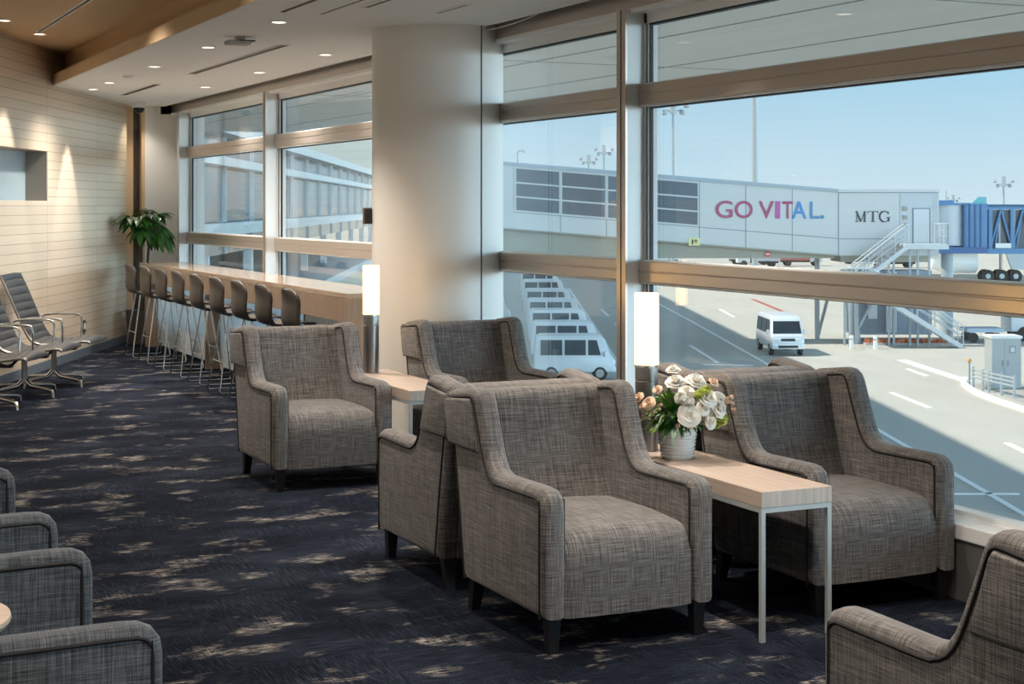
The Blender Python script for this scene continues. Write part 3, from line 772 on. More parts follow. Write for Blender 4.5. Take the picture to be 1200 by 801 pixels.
while made < 26:
    a = rnd.uniform(0, 2 * PI); el = rnd.uniform(-.55, .85); R = rnd.uniform(.16, .30)
    d = Vector((math.cos(a) * math.cos(el), math.sin(a) * math.cos(el), math.sin(el)))
    c = Vector((0.0, -.12, 1.40)) + Vector((d.x * R * 1.15, d.y * R, d.z * R * .75)); wc = c + Vector((4.0, 18.9, 0)) + d * .2
    if wc.x * C - wc.y * S < WL + .12 or wc.y > 19.4 or wc.x > 4.40: continue
    qp.tube([(0, -.05, 1.22), tuple(c * .5 + Vector((0, -.05, 1.25)) * .5 + Vector((0, 0, .05))), tuple(c)], .0045, 5)
    palm_leaf(c, d + Vector((0, 0, -.1)), rnd.uniform(.19, .27), made % 2); made += 1
qs[0].build('foliage', mat('plant_leaf', (.035, .125, .014), .32), pl, smooth=60); qs[1].build('foliage', mat('plant_leaf_dark', (.025, .095, .018), .35), pl, smooth=60)
qp.build('leaf_stem', mat('plant_stem', (.10, .16, .04), .5), pl, smooth=60)

# ================================================================== SLING LOUNGE CHAIRS
def make_lounge(label):
    t = thing('lounge_chair', label, 'lounge chair')
    key = smooth_path([(-.40, .395), (-.385, .412), (-.33, .415), (-.20, .398), (-.02, .385), (.08, .40), (.14, .45), (.20, .56), (.27, .72), (.335, .87), (.385, .975), (.395, 1.0)], 16)
    # ribbed sling
    acc = [0]
    for a, b in zip(key, key[1:]): acc.append(acc[-1] + (b - a).length)
    rows = []
    n = len(key)
    for i, p in enumerate(key):
        a = key[max(0, i - 1)]; b = key[min(n - 1, i + 1)]; tg = (b - a).normalized(); nr = Vector((-tg.y, tg.x))
        h = .032 * abs(math.sin(acc[i] / .075 * PI)) ** .7
        rows.append([(x, p.x + nr.x * (h if abs(x) < .27 else 0), p.y + nr.y * (h if abs(x) < .27 else 0)) for x in (-.28, -.27, 0, .27, .28)])
    rows2 = []
    q = MB(); q.grid(rows); o = q.build('sling', M_SLING, t, smooth=50); md = o.modifiers.new('thickness', 'SOLIDIFY'); md.thickness = .012; md.offset = -1
    for s in (-1, 1):
        q = MB(); q.tube([(s * .287, p.x, p.y) for p in key[::3]], .012, 8); q.build('side_rail', M_CHROME if s > 0 else M_BRUSH, t, smooth=60)
        q = MB(); q.tube(smooth_path([(s * .30, -.16, .40), (s * .315, -.165, .50), (s * .32, -.16, .59), (s * .32, -.12, .62), (s * .32, .0, .625), (s * .32, .14, .622), (s * .315, .20, .60), (s * .30, .21, .56)], 4), .010, 8)
        q.build('armrest', M_CHROME, t, smooth=60)
    q = MB()
    for y in (-.18, .06): q.tube(smooth_path([(-.28, y, .385), (-.12, y, .345), (0, y, .335), (.12, y, .345), (.28, y, .385)], 4), .012, 6)
    q.box(-.04, .04, -.2, .08, .32, .34); q.build('spreader', M_DARK, t, smooth=50)
    q = MB(); q.lathe([(.03, .10), (.026, .14), (.024, .33)], 16); q.build('pedestal', M_BRUSH, t, smooth=40)
    for kx in range(4):
        a = PI / 4 + kx * PI / 2 + .25; u = Vector((math.cos(a), math.sin(a), 0))
        q = MB(); q.tube([u * .02 + Vector((0, 0, .13)), u * .08 + Vector((0, 0, .085)), u * .30 + Vector((0, 0, .065)), u * .335 + Vector((0, 0, .055)), u * .345 + Vector((0, 0, .0))], [.02, .018, .014, .014, .012], 8)
        q.build('base_arm', M_CHROME, t, smooth=60)
    return t
lc = None
for i, (lat, d, lb) in enumerate(((-4.14, 14.5, 'charcoal ribbed sling lounge chair by the panelled wall, farther one'),
                                  (-4.17, 13.72, 'charcoal ribbed sling lounge chair cut by the left edge, nearer one'),
                                  (-4.22, 12.9, 'charcoal sling lounge chair almost outside the left edge, only a base foot in view'))):
    if lc is None: lc = make_lounge(lb); lc.location = W(lat, d); lc.rotation_euler = (0, 0, ROTW + PI / 2)
    else: clone(lc, W(lat, d), ROTW + PI / 2, lb)

# ================================================================== THE APRON OUTSIDE
def EX(name, label, cat, lat, d, rz=0.0, z=GZ, group=None): return thing(name, label, cat, W(lat, d, z), ROTW + rz, group)
def concrete_mat():
    m = bpy.data.materials.new('apron_concrete'); nt, N, L, b = nodes_of(m)
    big = noise(nt, tex_map(nt, (.03, .012, .03)).outputs[0], 1.0, 4, .6); fine = noise(nt, tex_map(nt, (.6, .15, .6)).outputs[0], 1.0, 3, .6)
    s = math_n(nt, 'ADD', math_n(nt, 'MULTIPLY', big, .6), math_n(nt, 'MULTIPLY', fine, .4))
    L.new(ramp(nt, s, [(.3, (.44, .425, .375)), (.7, (.56, .545, .485))]), b.inputs['Base Color']); b.inputs['Roughness'].default_value = .9
    return m
ground = struct_root('ground', (0, 0, GZ), ROTW)
q = MB(); q.box(-1500, 1500, -60, 4000, -.5, 0); q.build('apron_surface', concrete_mat(), ground)
M_MARK = mat('road_marking_white', (.92, .92, .90), .7); M_RED = mat('road_marking_red', (.45, .10, .07), .7)
q = MB()
def stripe(q, pts, w, z0=.0, z1=.02):
    pts = [Vector(p) for p in pts]; n = len(pts)
    L_ = []; R_ = []
    for i, p in enumerate(pts):
        t = (pts[min(n - 1, i + 1)] - pts[max(0, i - 1)]).normalized(); s = Vector((-t.y, t.x)) * w / 2
        L_.append(p + s); R_.append(p - s)
    for i in range(n - 1):
        q.hexa([(*R_[i], z0), (*R_[i + 1], z0), (*L_[i + 1], z0), (*L_[i], z0), (*R_[i], z1), (*R_[i + 1], z1), (*L_[i + 1], z1), (*L_[i], z1)])
stripe(q, [(12.15, 20), (11.95, 40), (11.75, 54), (11.6, 75), (11.2, 100), (10.75, 120)], .17)
stripe(q, [(18.25, 75), (18.6, 68), (18.75, 65.9)], .5)
for a, b in (((14.67, 62), (14.93, 57.3)), ((15.06, 48.8), (15.04, 45.5)), ((17.5, 71), (17.6, 68)), ((13.96, 91.1), (13.8, 86.5)), ((9.2, 83), (9.45, 73.8)), ((9.6, 62), (9.7, 57)), ((6.2, 112), (6.3, 105)), ((6.35, 98), (6.45, 92)), ((6.5, 86), (6.6, 81)), ((6.7, 75), (6.8, 70)), ((14.5, 112), (14.4, 104))): stripe(q, [a, b], .2)
stripe(q, [(10.9, 40.2), (12.7, 40.2)], .16); stripe(q, [(8.7, 73), (10.9, 72.6)], .16)
stripe(q, [(4.75, 62), (4.9, 90), (4.95, 140)], .22)
q.build('lane_marking', M_MARK, ground)
q = MB(); stripe(q, [(18.6, 124), (18.48, 108)], .3); q.build('red_marking', M_RED, ground)
q = MB(); stripe(q, smooth_path([(18.75, 66.4), (18.2, 64.6), (17.9, 62.5), (17.8, 60.5), (17.9, 58), (18.1, 55.5), (18.6, 52)], 5), .22, 0, .14); q.build('kerb', M_MARK, ground)
q = MB(); q.box(18.7, 22, 53.5, 65, 0, .03); q.build('kerb_island', mat('gravel_grey', (.40, .39, .36), .9, noise=((3, 3, 3), .3)), ground)

# our own roof overhang with its panelled soffit
M_SOFFIT = mat('soffit_panel', (.93, .94, .93), .7)
ev = struct_root('roof_eave')
q = MB(); q.box(4.75, 11.95, -18, 36, 3.32, 3.9); q.build('soffit', M_SOFFIT, ev)
q = MB()
for x in (6.4, 8.2, 10.0): q.box(x, x + .025, -18, 36, 3.314, 3.322)
for y in (-9, -2.5, 4, 10.5, 17, 23.5): q.box(4.75, 11.95, y, y + .025, 3.314, 3.322)
q.build('soffit_joint', mat('soffit_joint', (.36, .39, .40), .7), ev)

# ------------------------------------------------------------------ glazed concourse to the left
M_BANDW = mat('concourse_white', (.80, .81, .80), .5); M_BANDG = mat('concourse_panel', (.72, .62, .50), .6); M_CGLASS = mat('concourse_glass', (.10, .14, .17), .12, 0, .8)
cc = EX('concourse_building', 'terminal concourse with white bands and dark glazing seen through the far windows', 'building', -10.24, 0, .021)
g0 = -GZ
def band(name, m, za, zb, out, d0=24, d1=176, xin=-16):
    q = MB(); q.box(xin, out, d0, d1, za + g0, zb + g0); return q.build(name, m, cc)
band('upper_shadow_wall', M_BANDG, 4.9, 24.3, 0)  # upper mass added and raised to cast the shadow on the apron
band('eave_band', M_BANDW, 4.45, 4.9, .5)
band('window_band', M_CGLASS, 3.55, 4.45, -.3)
band('fascia_band', M_BANDW, 3.2, 3.55, .3)
band('window_band', M_CGLASS, .95, 3.2, -.3)
band('sill_band', M_BANDW, .45, .95, .4)
band('window_band', M_CGLASS, -.35, .45, -.2)
band('lower_roof', M_BANDW, -2.75, -2.3, 2.2)
band('lower_wall', M_BANDG, GZ, -2.75, 1.4)
q = MB()
for d in range(26, 176, 8):
    q.box(-.3, -.12, d, d + .08, 3.55 + g0, 4.45 + g0); q.box(-.3, -.12, d, d + .08, .95 + g0, 3.2 + g0); q.box(-.3, -.1, d, d + .08, -.35 + g0, .45 + g0)
q.build('mullion_grid', M_BANDW, cc)
for d in range(26, 176, 12):
    q = MB(); q.box(-.6, -.2, d, d + .4, -2.3 + g0, -.35 + g0); q.build('column', M_BANDW, cc)

# ------------------------------------------------------------------ boarding corridor on legs
D0 = 84.4; SL = .0817
M_BPANEL = mat('corridor_panel', (.60, .60, .59), .5); M_BJOINT = mat('corridor_joint', (.22, .25, .28), .6); M_BROOF = mat('corridor_roof', (.36, .42, .47), .5)
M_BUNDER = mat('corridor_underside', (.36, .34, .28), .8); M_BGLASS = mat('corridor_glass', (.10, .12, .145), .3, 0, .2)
jb = EX('boarding_corridor', 'long pale grey raised corridor with rainbow coloured lettering outside the window', 'boarding bridge', 0, D0)
def slope(v): return Vector((v.x, v.y, v.z - SL * v.x))
XR = 17.15
q = MB(); q.box(-5.5, XR, 0, 3.0, .40 + g0, 3.74 + g0); q.warp(slope).build('wall_panel', M_BPANEL, jb)
q = MB(); q.box(-5.5, XR, -.10, 3.1, 3.72 + g0, 3.91 + g0); q.warp(slope).build('roof', M_BROOF, jb)
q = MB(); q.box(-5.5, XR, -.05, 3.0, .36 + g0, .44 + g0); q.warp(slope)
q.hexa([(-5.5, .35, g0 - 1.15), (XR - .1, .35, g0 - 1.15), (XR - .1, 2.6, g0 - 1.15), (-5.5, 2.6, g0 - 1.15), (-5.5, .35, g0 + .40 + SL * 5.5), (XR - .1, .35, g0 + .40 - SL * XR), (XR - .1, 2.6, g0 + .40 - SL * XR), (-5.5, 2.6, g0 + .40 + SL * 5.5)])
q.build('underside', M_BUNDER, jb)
q = MB()
for x in (9.86, 12.3, 14.74): q.box(x - .02, x + .02, -.012, 0, .44 + g0, 3.72 + g0)
q.box(.1, XR, -.012, 0, 1.28 + g0, 1.32 + g0)
for x in (2.55, 4.97, 7.38): q.box(x - .02, x + .02, -.012, 0, .44 + g0, 1.3 + g0)
q.warp(slope).build('panel_joint', M_BJOINT, jb)
for xa, xb in ((.22, 2.47), (2.63, 4.89), (5.05, 7.30), (7.46, 9.76)):
    q = MB(); q.box(xa, xb, -.02, -.004, 1.42 + g0, 3.60 + g0); wn = q.warp(slope).build('window', M_BGLASS, jb)
    q = MB()
    for z in (2.12, 2.86): q.box(xa, xb, -.05, -.01, z - .04 + g0, z + .04 + g0)
    q.box(xa - .09, xa, -.05, -.004, 1.38 + g0, 3.62 + g0); q.warp(slope).build('window_bar', M_BPANEL, wn)
# lettering
def letter(ch, x0, x1, z0, z1, m, parent, y=-.03, bold=.03, name='letter'):
    cu = bpy.data.curves.new('glyph', 'FONT'); cu.body = ch; cu.extrude = .01; cu.offset = bold
    ob = bpy.data.objects.new('glyph', cu); COL.objects.link(ob); dg = bpy.context.evaluated_depsgraph_get(); dg.update()
    me = bpy.data.meshes.new_from_object(ob.evaluated_get(dg)); bpy.data.objects.remove(ob); me.name = 'letter'
    xs = [v.co.x for v in me.vertices]; ys = [v.co.y for v in me.vertices]
    for v in me.vertices:
        v.co = Vector((x0 + (v.co.x - min(xs)) / (max(xs) - min(xs)) * (x1 - x0), y - v.co.z, z0 + (v.co.y - min(ys)) / (max(ys) - min(ys)) * (z1 - z0)))
    me.materials.clear(); me.materials.append(m)
    return link(name, me, parent)
def print_mat(name, top, bot, right=None):
    m = bpy.data.materials.new(name); nt, N, L, b = nodes_of(m); tc = N.new('ShaderNodeTexCoord'); sep = N.new('ShaderNodeSeparateXYZ'); L.new(tc.outputs['Generated'], sep.inputs[0])
    c = mixc(nt, sep.outputs[2], bot, top)
    if right: c = mixc(nt, math_n(nt, 'MULTIPLY', sep.outputs[0], .7), c, right)
    L.new(c, b.inputs['Base Color']); b.inputs['Roughness'].default_value = .6; return m
PX = D0 / 1880
OR, PK, PU, BL, TE = (.62, .22, .14), (.38, .06, .15), (.11, .035, .18), (.03, .09, .34), (.015, .30, .38)
for ch, a, b, m in (('G', 838.4, 858.6, print_mat('print_g', OR, (.30, .08, .25), PK)), ('O', 861, 882, print_mat('print_o', OR, (.38, .08, .24), PK)), ('V', 889, 907, print_mat('print_v', PK, PU)),
                    ('I', 908.5, 914.2, print_mat('print_i', (.5, .10, .35), (.60, .13, .25))), ('T', 916.8, 929, print_mat('print_t', PK, PU)), ('A', 927.8, 945, print_mat('print_a', PU, BL, (.04, .25, .6))), ('L', 949, 960, print_mat('print_l', (.08, .25, .5), TE)), ('.', 961, 965.8, print_mat('print_dot', TE, TE))):
    x0, x1 = (a - 600) * PX, (b - 600) * PX
    zt, zb = EYE + (241 - (235 + (a - 838) * .009)) * PX + g0, EYE + (241 - (255.4 + (a - 838) * .008)) * PX + g0
    if ch == '.': zt = zb + .2
    letter(ch, x0, x1, zb, zt, m, jb, bold=.012 if ch not in 'I.' else 0.0)
sg = MB(); sg.box(9.30, 9.88, -.06, -.012, -.47 + g0, -.08 + g0); sg = sg.build('sign_plate', mat('sign_yellow', (.80, .74, .33), .6), jb)
letter('1', 9.45, 9.53, -.40 + g0, -.15 + g0, M_DARK, sg, y=-.07, bold=.01, name='numeral'); letter('9', 9.58, 9.73, -.40 + g0, -.15 + g0, M_DARK, sg, y=-.07, bold=.01, name='numeral')
M_SIGNR = mat('sign_red', (.65, .06, .05), .5)
sg = MB(); sg.prism([(13.5 + .15 * math.cos(a), -.93 + g0 + .15 * math.sin(a)) for a in [2 * PI * i / 28 for i in range(28)]], .30, .345, axis='y'); sg = sg.build('no_entry_sign', M_SIGNR, jb)
q = MB(); q.box(13.40, 13.60, .285, .30, -.96 + g0, -.90 + g0); q.build('sign_bar', M_BANDW, sg)
for (x, z) in ((.8, 3.9),):
    q = MB(); q.tube(smooth_path([(.3, .3, 3.85 + g0), (.3, .3, 4.35 + g0), (.36, .3, 4.5 + g0), (.6, .3, 4.52 + g0), (.66, .3, 4.4 + g0)], 4), .04, 6); q.build('vent_pipe', M_STEELW, jb, smooth=60)
M_POST = mat('bridge_steel', (.38, .42, .45), .5)
for x, d in ((7.0, 1.5),):
    q = MB(); q.box(x - .25, x + .25, d - .25, d + .25, 0, g0 - 1.15); q.build('support_leg', M_POST, jb)
q = MB(); q.box(16.45, 16.68, 2.6, 2.85, 0, g0 - 1.15); q.build('support_leg', M_POST, jb)
q = MB(); q.tube([(17.5, 2.7, 3.6), (16.6, 2.7, .1)], .09, 6); q.build('brace', M_POST, jb)
# end chamber with serif lettering and a door
hb = EX('bridge_chamber', 'pale grey box-like end chamber of the corridor with dark serif letters and a door', 'boarding bridge', 0, D0)
XE = 22.45
q = MB(); q.box(XR, XE, 0, 3.4, -1.0 + g0, 2.36 + g0); q.build('wall_panel', M_BPANEL, hb)
q = MB(); q.box(XR, XE + .04, -.06, 3.45, 2.33 + g0, 2.49 + g0); q.build('roof', M_BPANEL, hb)
q = MB(); q.box(XR + .02, XE, -.07, -.05, 2.30 + g0, 2.335 + g0); q.box(XR, XR + .05, -.014, 0, -1.0 + g0, 2.33 + g0); q.box(XR, 20.6, -.012, 0, -.14 + g0, -.10 + g0)
for x in (22.15, 22.3): q.box(x, x + .02, -.03, 0, -.3 + g0, 2.3 + g0)
q.build('panel_joint', M_BJOINT, hb)
q = MB(); q.box(20.40, XE, -.03, .0, -1.0 + g0, 2.3 + g0); q.build('recess_panel', mat('chamber_grey', (.52, .55, .575), .5), hb)
q = MB(); q.box(XR + .2, XE - .4, .3, 3, -1.35 + g0, -1.0 + g0); q.build('underside', M_BUNDER, hb)
dr = MB(); dr.box(21.12, 21.95, -.05, -.03, -.36 + g0, 1.45 + g0); dr = dr.build('door', mat('door_grey', (.60, .62, .65), .5), hb)
q = MB()
q.box(21.06, 21.12, -.06, -.02, -.36 + g0, 1.5 + g0); q.box(21.95, 22.0, -.06, -.02, -.36 + g0, 1.5 + g0); q.box(21.06, 22.0, -.06, -.02, 1.45 + g0, 1.5 + g0); q.build('door_frame', M_BJOINT, dr)
q = MB()
for z in (1.35, .9, .5): q.box(20.55, 20.78, -.09, -.03, z + g0, z + .22 + g0)
q.build('control_box', M_BUNDER, hb)
M_SERIF = mat('serif_print', (.05, .055, .07), .6)
def strokes(name, segs, x0, z0, w, h):
    q = MB()
    for (ax, az, bx, bz, t) in segs:
        a = Vector((x0 + ax * w, z0 + az * h)); b = Vector((x0 + bx * w, z0 + bz * h)); d = (b - a).normalized(); n = Vector((-d.y, d.x)) * t * .5
        q.hexa([(a.x - n.x, -.03, a.y - n.y), (b.x - n.x, -.03, b.y - n.y), (b.x - n.x, -.005, b.y - n.y), (a.x - n.x, -.005, a.y - n.y), (a.x + n.x, -.03, a.y + n.y), (b.x + n.x, -.03, b.y + n.y), (b.x + n.x, -.005, b.y + n.y), (a.x + n.x, -.005, a.y + n.y)])
    return q.build(name, M_SERIF, hb)
zt = EYE + (241 - 259.8) * PX + g0; hh = 12.4 * PX; T1, T2 = .10, .035
strokes('letter', [(.13, 0, .13, 1, T2), (.1, 1, .5, .02, T1), (.5, .0, .87, 1, T2), (.87, 0, .87, 1, T1), (0, .02, .26, .02, T2), (.7, .02, 1, .02, T2), (0, .98, .2, .98, T2), (.85, .98, 1, .98, T2)], (1002.3 - 600) * PX, zt, 12.6 * PX, hh)
strokes('letter', [(.5, 0, .5, 1, T1), (0, .97, 1, .97, T2), (.02, .8, .02, 1, T2), (.98, .8, .98, 1, T2), (.28, .02, .72, .02, T2)], (1017 - 600) * PX, zt, 12 * PX, hh)
gs = []; arc = [math.radians(a) for a in range(40, 331, 18)]
for a, b in zip(arc, arc[1:]): gs.append((.5 + .48 * math.cos(a), .5 + .5 * math.sin(a), .5 + .48 * math.cos(b), .5 + .5 * math.sin(b), T1 if 1.9 < a < 4.4 else .05))
gs += [(.9, .04, .9, .42, T1), (.66, .42, 1.06, .42, T2), (.88, .72, .88, .98, T2)]
strokes('letter', gs, (1030.5 - 600) * PX, zt, 12 * PX, hh)
# service stair
M_STAIR = mat('stair_steel', (.58, .61, .63), .5)
sr = EX('service_stair', 'white steel stair in two flights up to the chamber door', 'stairs', 0, 82.6)
def rail_line(q, a, b, hs, posts):
    a = Vector(a); b = Vector(b)
    for h in hs: q.tube([a + Vector((0, 0, h)), b + Vector((0, 0, h))], .03, 6)
    for i in range(posts + 1): p = a.lerp(b, i / posts); q.tube([p, p + Vector((0, 0, max(hs)))], .028, 6)
def flight(name, a, b, ya, yb, n):
    q = MB(); (x0, z0), (x1, z1) = a, b
    for y in (ya, yb):
        q.hexa([(x0, y - .03, z0 - .18), (x1, y - .03, z1 - .18), (x1, y + .03, z1 - .18), (x0, y + .03, z0 - .18), (x0, y - .03, z0 + .10), (x1, y - .03, z1 + .10), (x1, y + .03, z1 + .10), (x0, y + .03, z0 + .10)])
    fl = q.build(name, M_STAIR, sr)
    q = MB()
    for i in range(n):
        x = x0 + (x1 - x0) * (i + .5) / n; z = z0 + (z1 - z0) * (i + .5) / n; q.box(x - .14, x + .14, ya, yb, z - .03, z + .02)
    q.build('tread', mat('stair_tread', (.16, .18, .21), .6), fl)
    q = MB()
    for y in (ya, yb): rail_line(q, (x0, y, z0 + .1), (x1, y, z1 + .1), (.45, .75, 1.0), 4)
    q.build('handrail', M_STAIR, fl, smooth=60)
flight('upper_flight', (20.4, g0 - .42), (17.7, g0 - 2.5), .0, 1.0, 11)
flight('lower_flight', (18.2, g0 - 2.6), (22.9, .06), -1.2, -.2, 16)
q = MB(); q.box(20.35, 22.5, 0, 1.7, g0 - .62, g0 - .36); q.build('landing', M_STAIR, sr)
q = MB(); q.box(16.9, 18.2, -1.2, 1.0, g0 - 2.7, g0 - 2.55); q.build('landing', M_STAIR, sr)
q = MB(); rail_line(q, (21.75, 0, g0 - .36), (22.45, 0, g0 - .36), (.4, .7, 1.05), 2); rail_line(q, (22.45, 0, g0 - .36), (22.45, 1.6, g0 - .36), (.4, .7, 1.05), 2); rail_line(q, (16.95, -1.2, g0 - 2.55), (18.1, -1.2, g0 - 2.55), (.4, .7, 1.0), 4)
q.build('landing_rail', M_STAIR, sr, smooth=60)
for x, y in ((21.6, .45), (21.0, .45), (20.6, .45), (19.75, .4), (19.5, .4), (17.2, -.9), (17.2, .4)):
    q = MB(); q.box(x - .05, x + .05, y - .05, y + .05, 0, g0 - .6 if x > 20.3 else (g0 - 1.2 if x > 19 else g0 - 2.6)); q.build('stair_post', M_POST, sr)
# frame and machine room under the chamber
t = EX('support_frame', 'steel trestle with slanting legs under the bridge chamber', 'trestle', 17.4, 84.0)
q = MB(); q.hexa([(.45, 0, 0), (.9, 0, 0), (.9, .3, 0), (.45, .3, 0), (-.15, 0, 3.9), (.35, 0, 3.9), (.35, .3, 3.9), (-.15, .3, 3.9)]); q.build('raking_leg', M_POST, t)
q = MB(); q.box(.5, .7, -.2, -.02, 0, 3.9); q.build('leg', M_POST, t)
q = MB(); q.tube([(.75, -.1, .9), (2.2, -.1, 3.6)], .09, 6); q.build('brace', M_POST, t)
t = EX('machine_room', 'blue-grey equipment room with pipes standing under the chamber', 'equipment', 18.2, 85.6)
q = MB(); q.box(0, 4.2, 0, 2.4, .35, 3.75); q.build('cabin_wall', mat('equipment_blue_grey', (.22, .27, .33), .5), t)
q = MB()
for x in (.5, .9, 1.3, 2.9, 3.3, 3.7): q.box(x, x + .03, -.015, 0, .5, 3.7)
q.build('wall_rib', M_BJOINT, t)
q = MB(); q.bevbox(.75, 1.25, -.2, 0, 1.2, 2.4, .02); q.build('meter_box', mat('meter_grey', (.62, .65, .66), .5), t)
for x in (1.75, 1.95, 2.2):
    q = MB(); q.tube([(x, -.25, .5), (x, -.25, 3.7)], .06, 8); q.build('pipe', M_STAIR, t, smooth=60)
q = MB(); q.tube([(2.25, -.3, 2.2), (4.1, -.3, 2.2)], .05, 8); q.tube([(2.25, -.3, 1.9), (4.1, -.3, 1.9)], .05, 8); q.build('pipe', M_STAIR, t, smooth=60)
t = EX('planting_bed', 'low bed of rusty red plants along the foot of the machine room', 'plants', 18.4, 83.3)
q = MB(); rnd = random.Random(2)
for i in range(420):
    x = rnd.uniform(0, 4.3); y = rnd.uniform(0, .6); h = rnd.uniform(.08, .28); a = rnd.uniform(0, PI)
    q.grid([[(x - .08 * math.cos(a), y - .08 * math.sin(a), h * .3), (x + .08 * math.cos(a), y + .08 * math.sin(a), h * .3)], [(x - .06 * math.cos(a), y - .06 * math.sin(a), h + .05), (x + .07 * math.cos(a), y + .05 * math.sin(a), h)]])
q.build('foliage', mat('rusty_plants', (.50, .16, .08), .8, noise=((6, 6, 6), .6)), t)
q = MB(); q.box(-.05, 4.35, -.08, .68, 0, .10); q.build('kerb', mat('bed_kerb', (.45, .43, .40), .8), t)
for lat, d, h, lb in ((17.1, 80.8, .66, 'white bollard at the foot of the trestle, left of two'), (18.3, 80.8, .64, 'white bollard in front of the rusty planting bed, right of two')):
    t = EX('bollard', lb, 'bollard', lat, d)
    q = MB(); q.lathe([(.11, 0), (.11, h), (.09, h + .04), (.001, h + .05)], 16); q.build('post', mat('bollard_white', (.78, .78, .73), .6), t, smooth=40)
    q = MB(); q.lathe([(.114, h - .2), (.114, h - .1)], 16, caps=False); q.build('reflector_band', M_STEELW, t)
for lat, d, lb in ((15.95, 92, 'thin dark guide post behind the moving van, left of two'), (16.4, 92, 'thin dark guide post behind the moving van, right of two')):
    t = EX('guide_post', lb, 'post', lat, d); q = MB(); q.lathe([(.07, 0), (.07, .75), (.001, .8)], 10); q.build('post', mat('post_dark', (.13, .13, .10), .7), t, smooth=40)
    q = MB(); q.lathe([(.12, 0), (.12, .06), (.07, .07)], 10); q.build('foot', M_DARK, t)
# blue telescopic bridge
M_BLUE = mat('bridge_blue', (.05, .20, .40), .4); M_BLUED = mat('bridge_dark_blue', (.03, .11, .30), .5)
tb = EX('boarding_bridge', 'blue telescopic passenger bridge with open truss sides at the right edge', 'boarding bridge', 0, 87.6)
q = MB(); q.lathe([(1.0, g0 - .55), (1.0, g0 + 1.66)], 40, cx=24.0, cy=.9); q.build('rotunda', mat('rotunda_grey', (.58, .60, .62), .5), tb, smooth=40)
q = MB(); q.box(22.7, 25.0, -.2, 2.2, g0 + 1.66, g0 + 1.78); q.box(24.6, 25.9, -.2, 2.3, g0 - .75, g0 + 1.74); q.build('cuff', M_BLUE, tb)
q = MB()
for x in (24.62, 24.9, 25.2, 25.5): q.box(x, x + .08, -.26, -.2, g0 - .7, g0 + 1.7)
q.build('cuff_rib', M_BLUED, tb)
q = MB(); q.box(23.0, 25.9, -.3, 2.4, g0 - .98, g0 - .62); q.build('bridge_beam', M_BLUED, tb)
q = MB(); q.lathe([(.33, 0), (.33, g0 - .98)], 24, cx=24.0, cy=.9); q.build('pillar', M_POST, tb, smooth=40)
q = MB(); q.box(26.2, 40, .15, 2.1, g0 - .75, g0 + 1.4); q.build('tunnel', mat('tunnel_dark', (.05, .07, .10), .4), tb)
q = MB()
xs = [26.1, 27.3, 28.5, 29.7, 30.9, 32.1, 33.3, 34.5]
q.box(25.9, 40, -.15, .12, g0 - 1.0, g0 - .72); q.box(25.9, 40, -.15, .12, g0 + 1.42, g0 + 1.68); q.box(25.9, 40, -.15, 2.3, g0 + 1.55, g0 + 1.70)
for a, b in zip(xs, xs[1:]):
    q.box(a - .1, a + .1, -.12, .1, g0 - .75, g0 + 1.5)
    q.tube([(a, 0, g0 - .75), ((a + b) / 2, 0, g0 + 1.45)], .07, 6); q.tube([((a + b) / 2, 0, g0 + 1.45), (b, 0, g0 - .75)], .07, 6); q.tube([((a + b) / 2 - .35, .05, g0 - .75), ((a + b) / 2, .05, g0 + 1.45)], .05, 6)
q.build('truss', M_BLUE, tb)
q = MB()
for x in (26.6, 27.4, 28.3, 29.1, 30.2): q.box(x, x + .1, .08, .15, g0 - .7, g0 + 1.4)
q.build('tunnel_rib', M_POST, tb)
q = MB(); q.box(26.35, 27.2, -.19, -.15, g0 - .68, g0 - .42); q.build('name_plate', M_BANDW, tb)
q = MB(); q.box(23.3, 24.2, .2, 1.2, g0 + 1.78, g0 + 1.92); q.build('roof_unit', M_BLUE, tb)
q = MB(); q.tube([(23.9, .7, g0 + 1.9), (23.9, .7, g0 + 2.45)], .03, 5); q.build('roof_antenna', M_POST, tb)
# jet behind the bridge
M_JET = mat('aircraft_white', (.80, .82, .83), .35); M_TYRE = mat('tyre', (.02, .022, .025), .8)
ap = EX('airplane', 'white jet whose engine and main wheels show under the blue bridge', 'airplane', 0, 150)
q = MB(); axz = g0 - 3.6
q.lathe([(.85, 0), (1.02, .1), (1.08, .6), (1.05, 2.2), (.9, 3.4), (.6, 4.2)], 32); q.xf(Matrix.Translation((43.4, 0, axz)) @ Matrix.Rotation(-PI / 2, 4, 'Y')); q.build('engine', M_JET, ap, smooth=40)
q = MB(); q.hexa([(40.5, -.2, axz + .9), (43, -.2, axz + .9), (43, .2, axz + .9), (40.5, .2, axz + .9), (40.5, -.2, axz + 1.9), (44.2, -.2, axz + 1.9), (44.2, .2, axz + 1.9), (40.5, .2, axz + 1.9)]); q.build('pylon', M_JET, ap)
q = MB(); q.prism([(38, axz + 1.7), (46, axz + 1.45), (50, axz + 1.55), (50, axz + 2.0), (45, axz + 2.2)], -6, 20, .1, axis='y'); q.build('wing', M_JET, ap)
q = MB(); q.lathe([(3.0, -10), (3.0, 26)], 40); q.xf(Matrix.Translation((64.5, 9, axz + 3.4)) @ Matrix.Rotation(PI / 2, 4, 'Y')); q.build('fuselage', M_JET, ap, smooth=40)
lg = MB(); lg.tube([(46.0, 1, axz + 1.6), (46.0, 1, .6)], .16, 8); lg.tube([(44.6, 1, .58), (47.2, 1, .58)], .12, 8); lg = lg.build('landing_gear', M_BRUSH, ap, smooth=60)
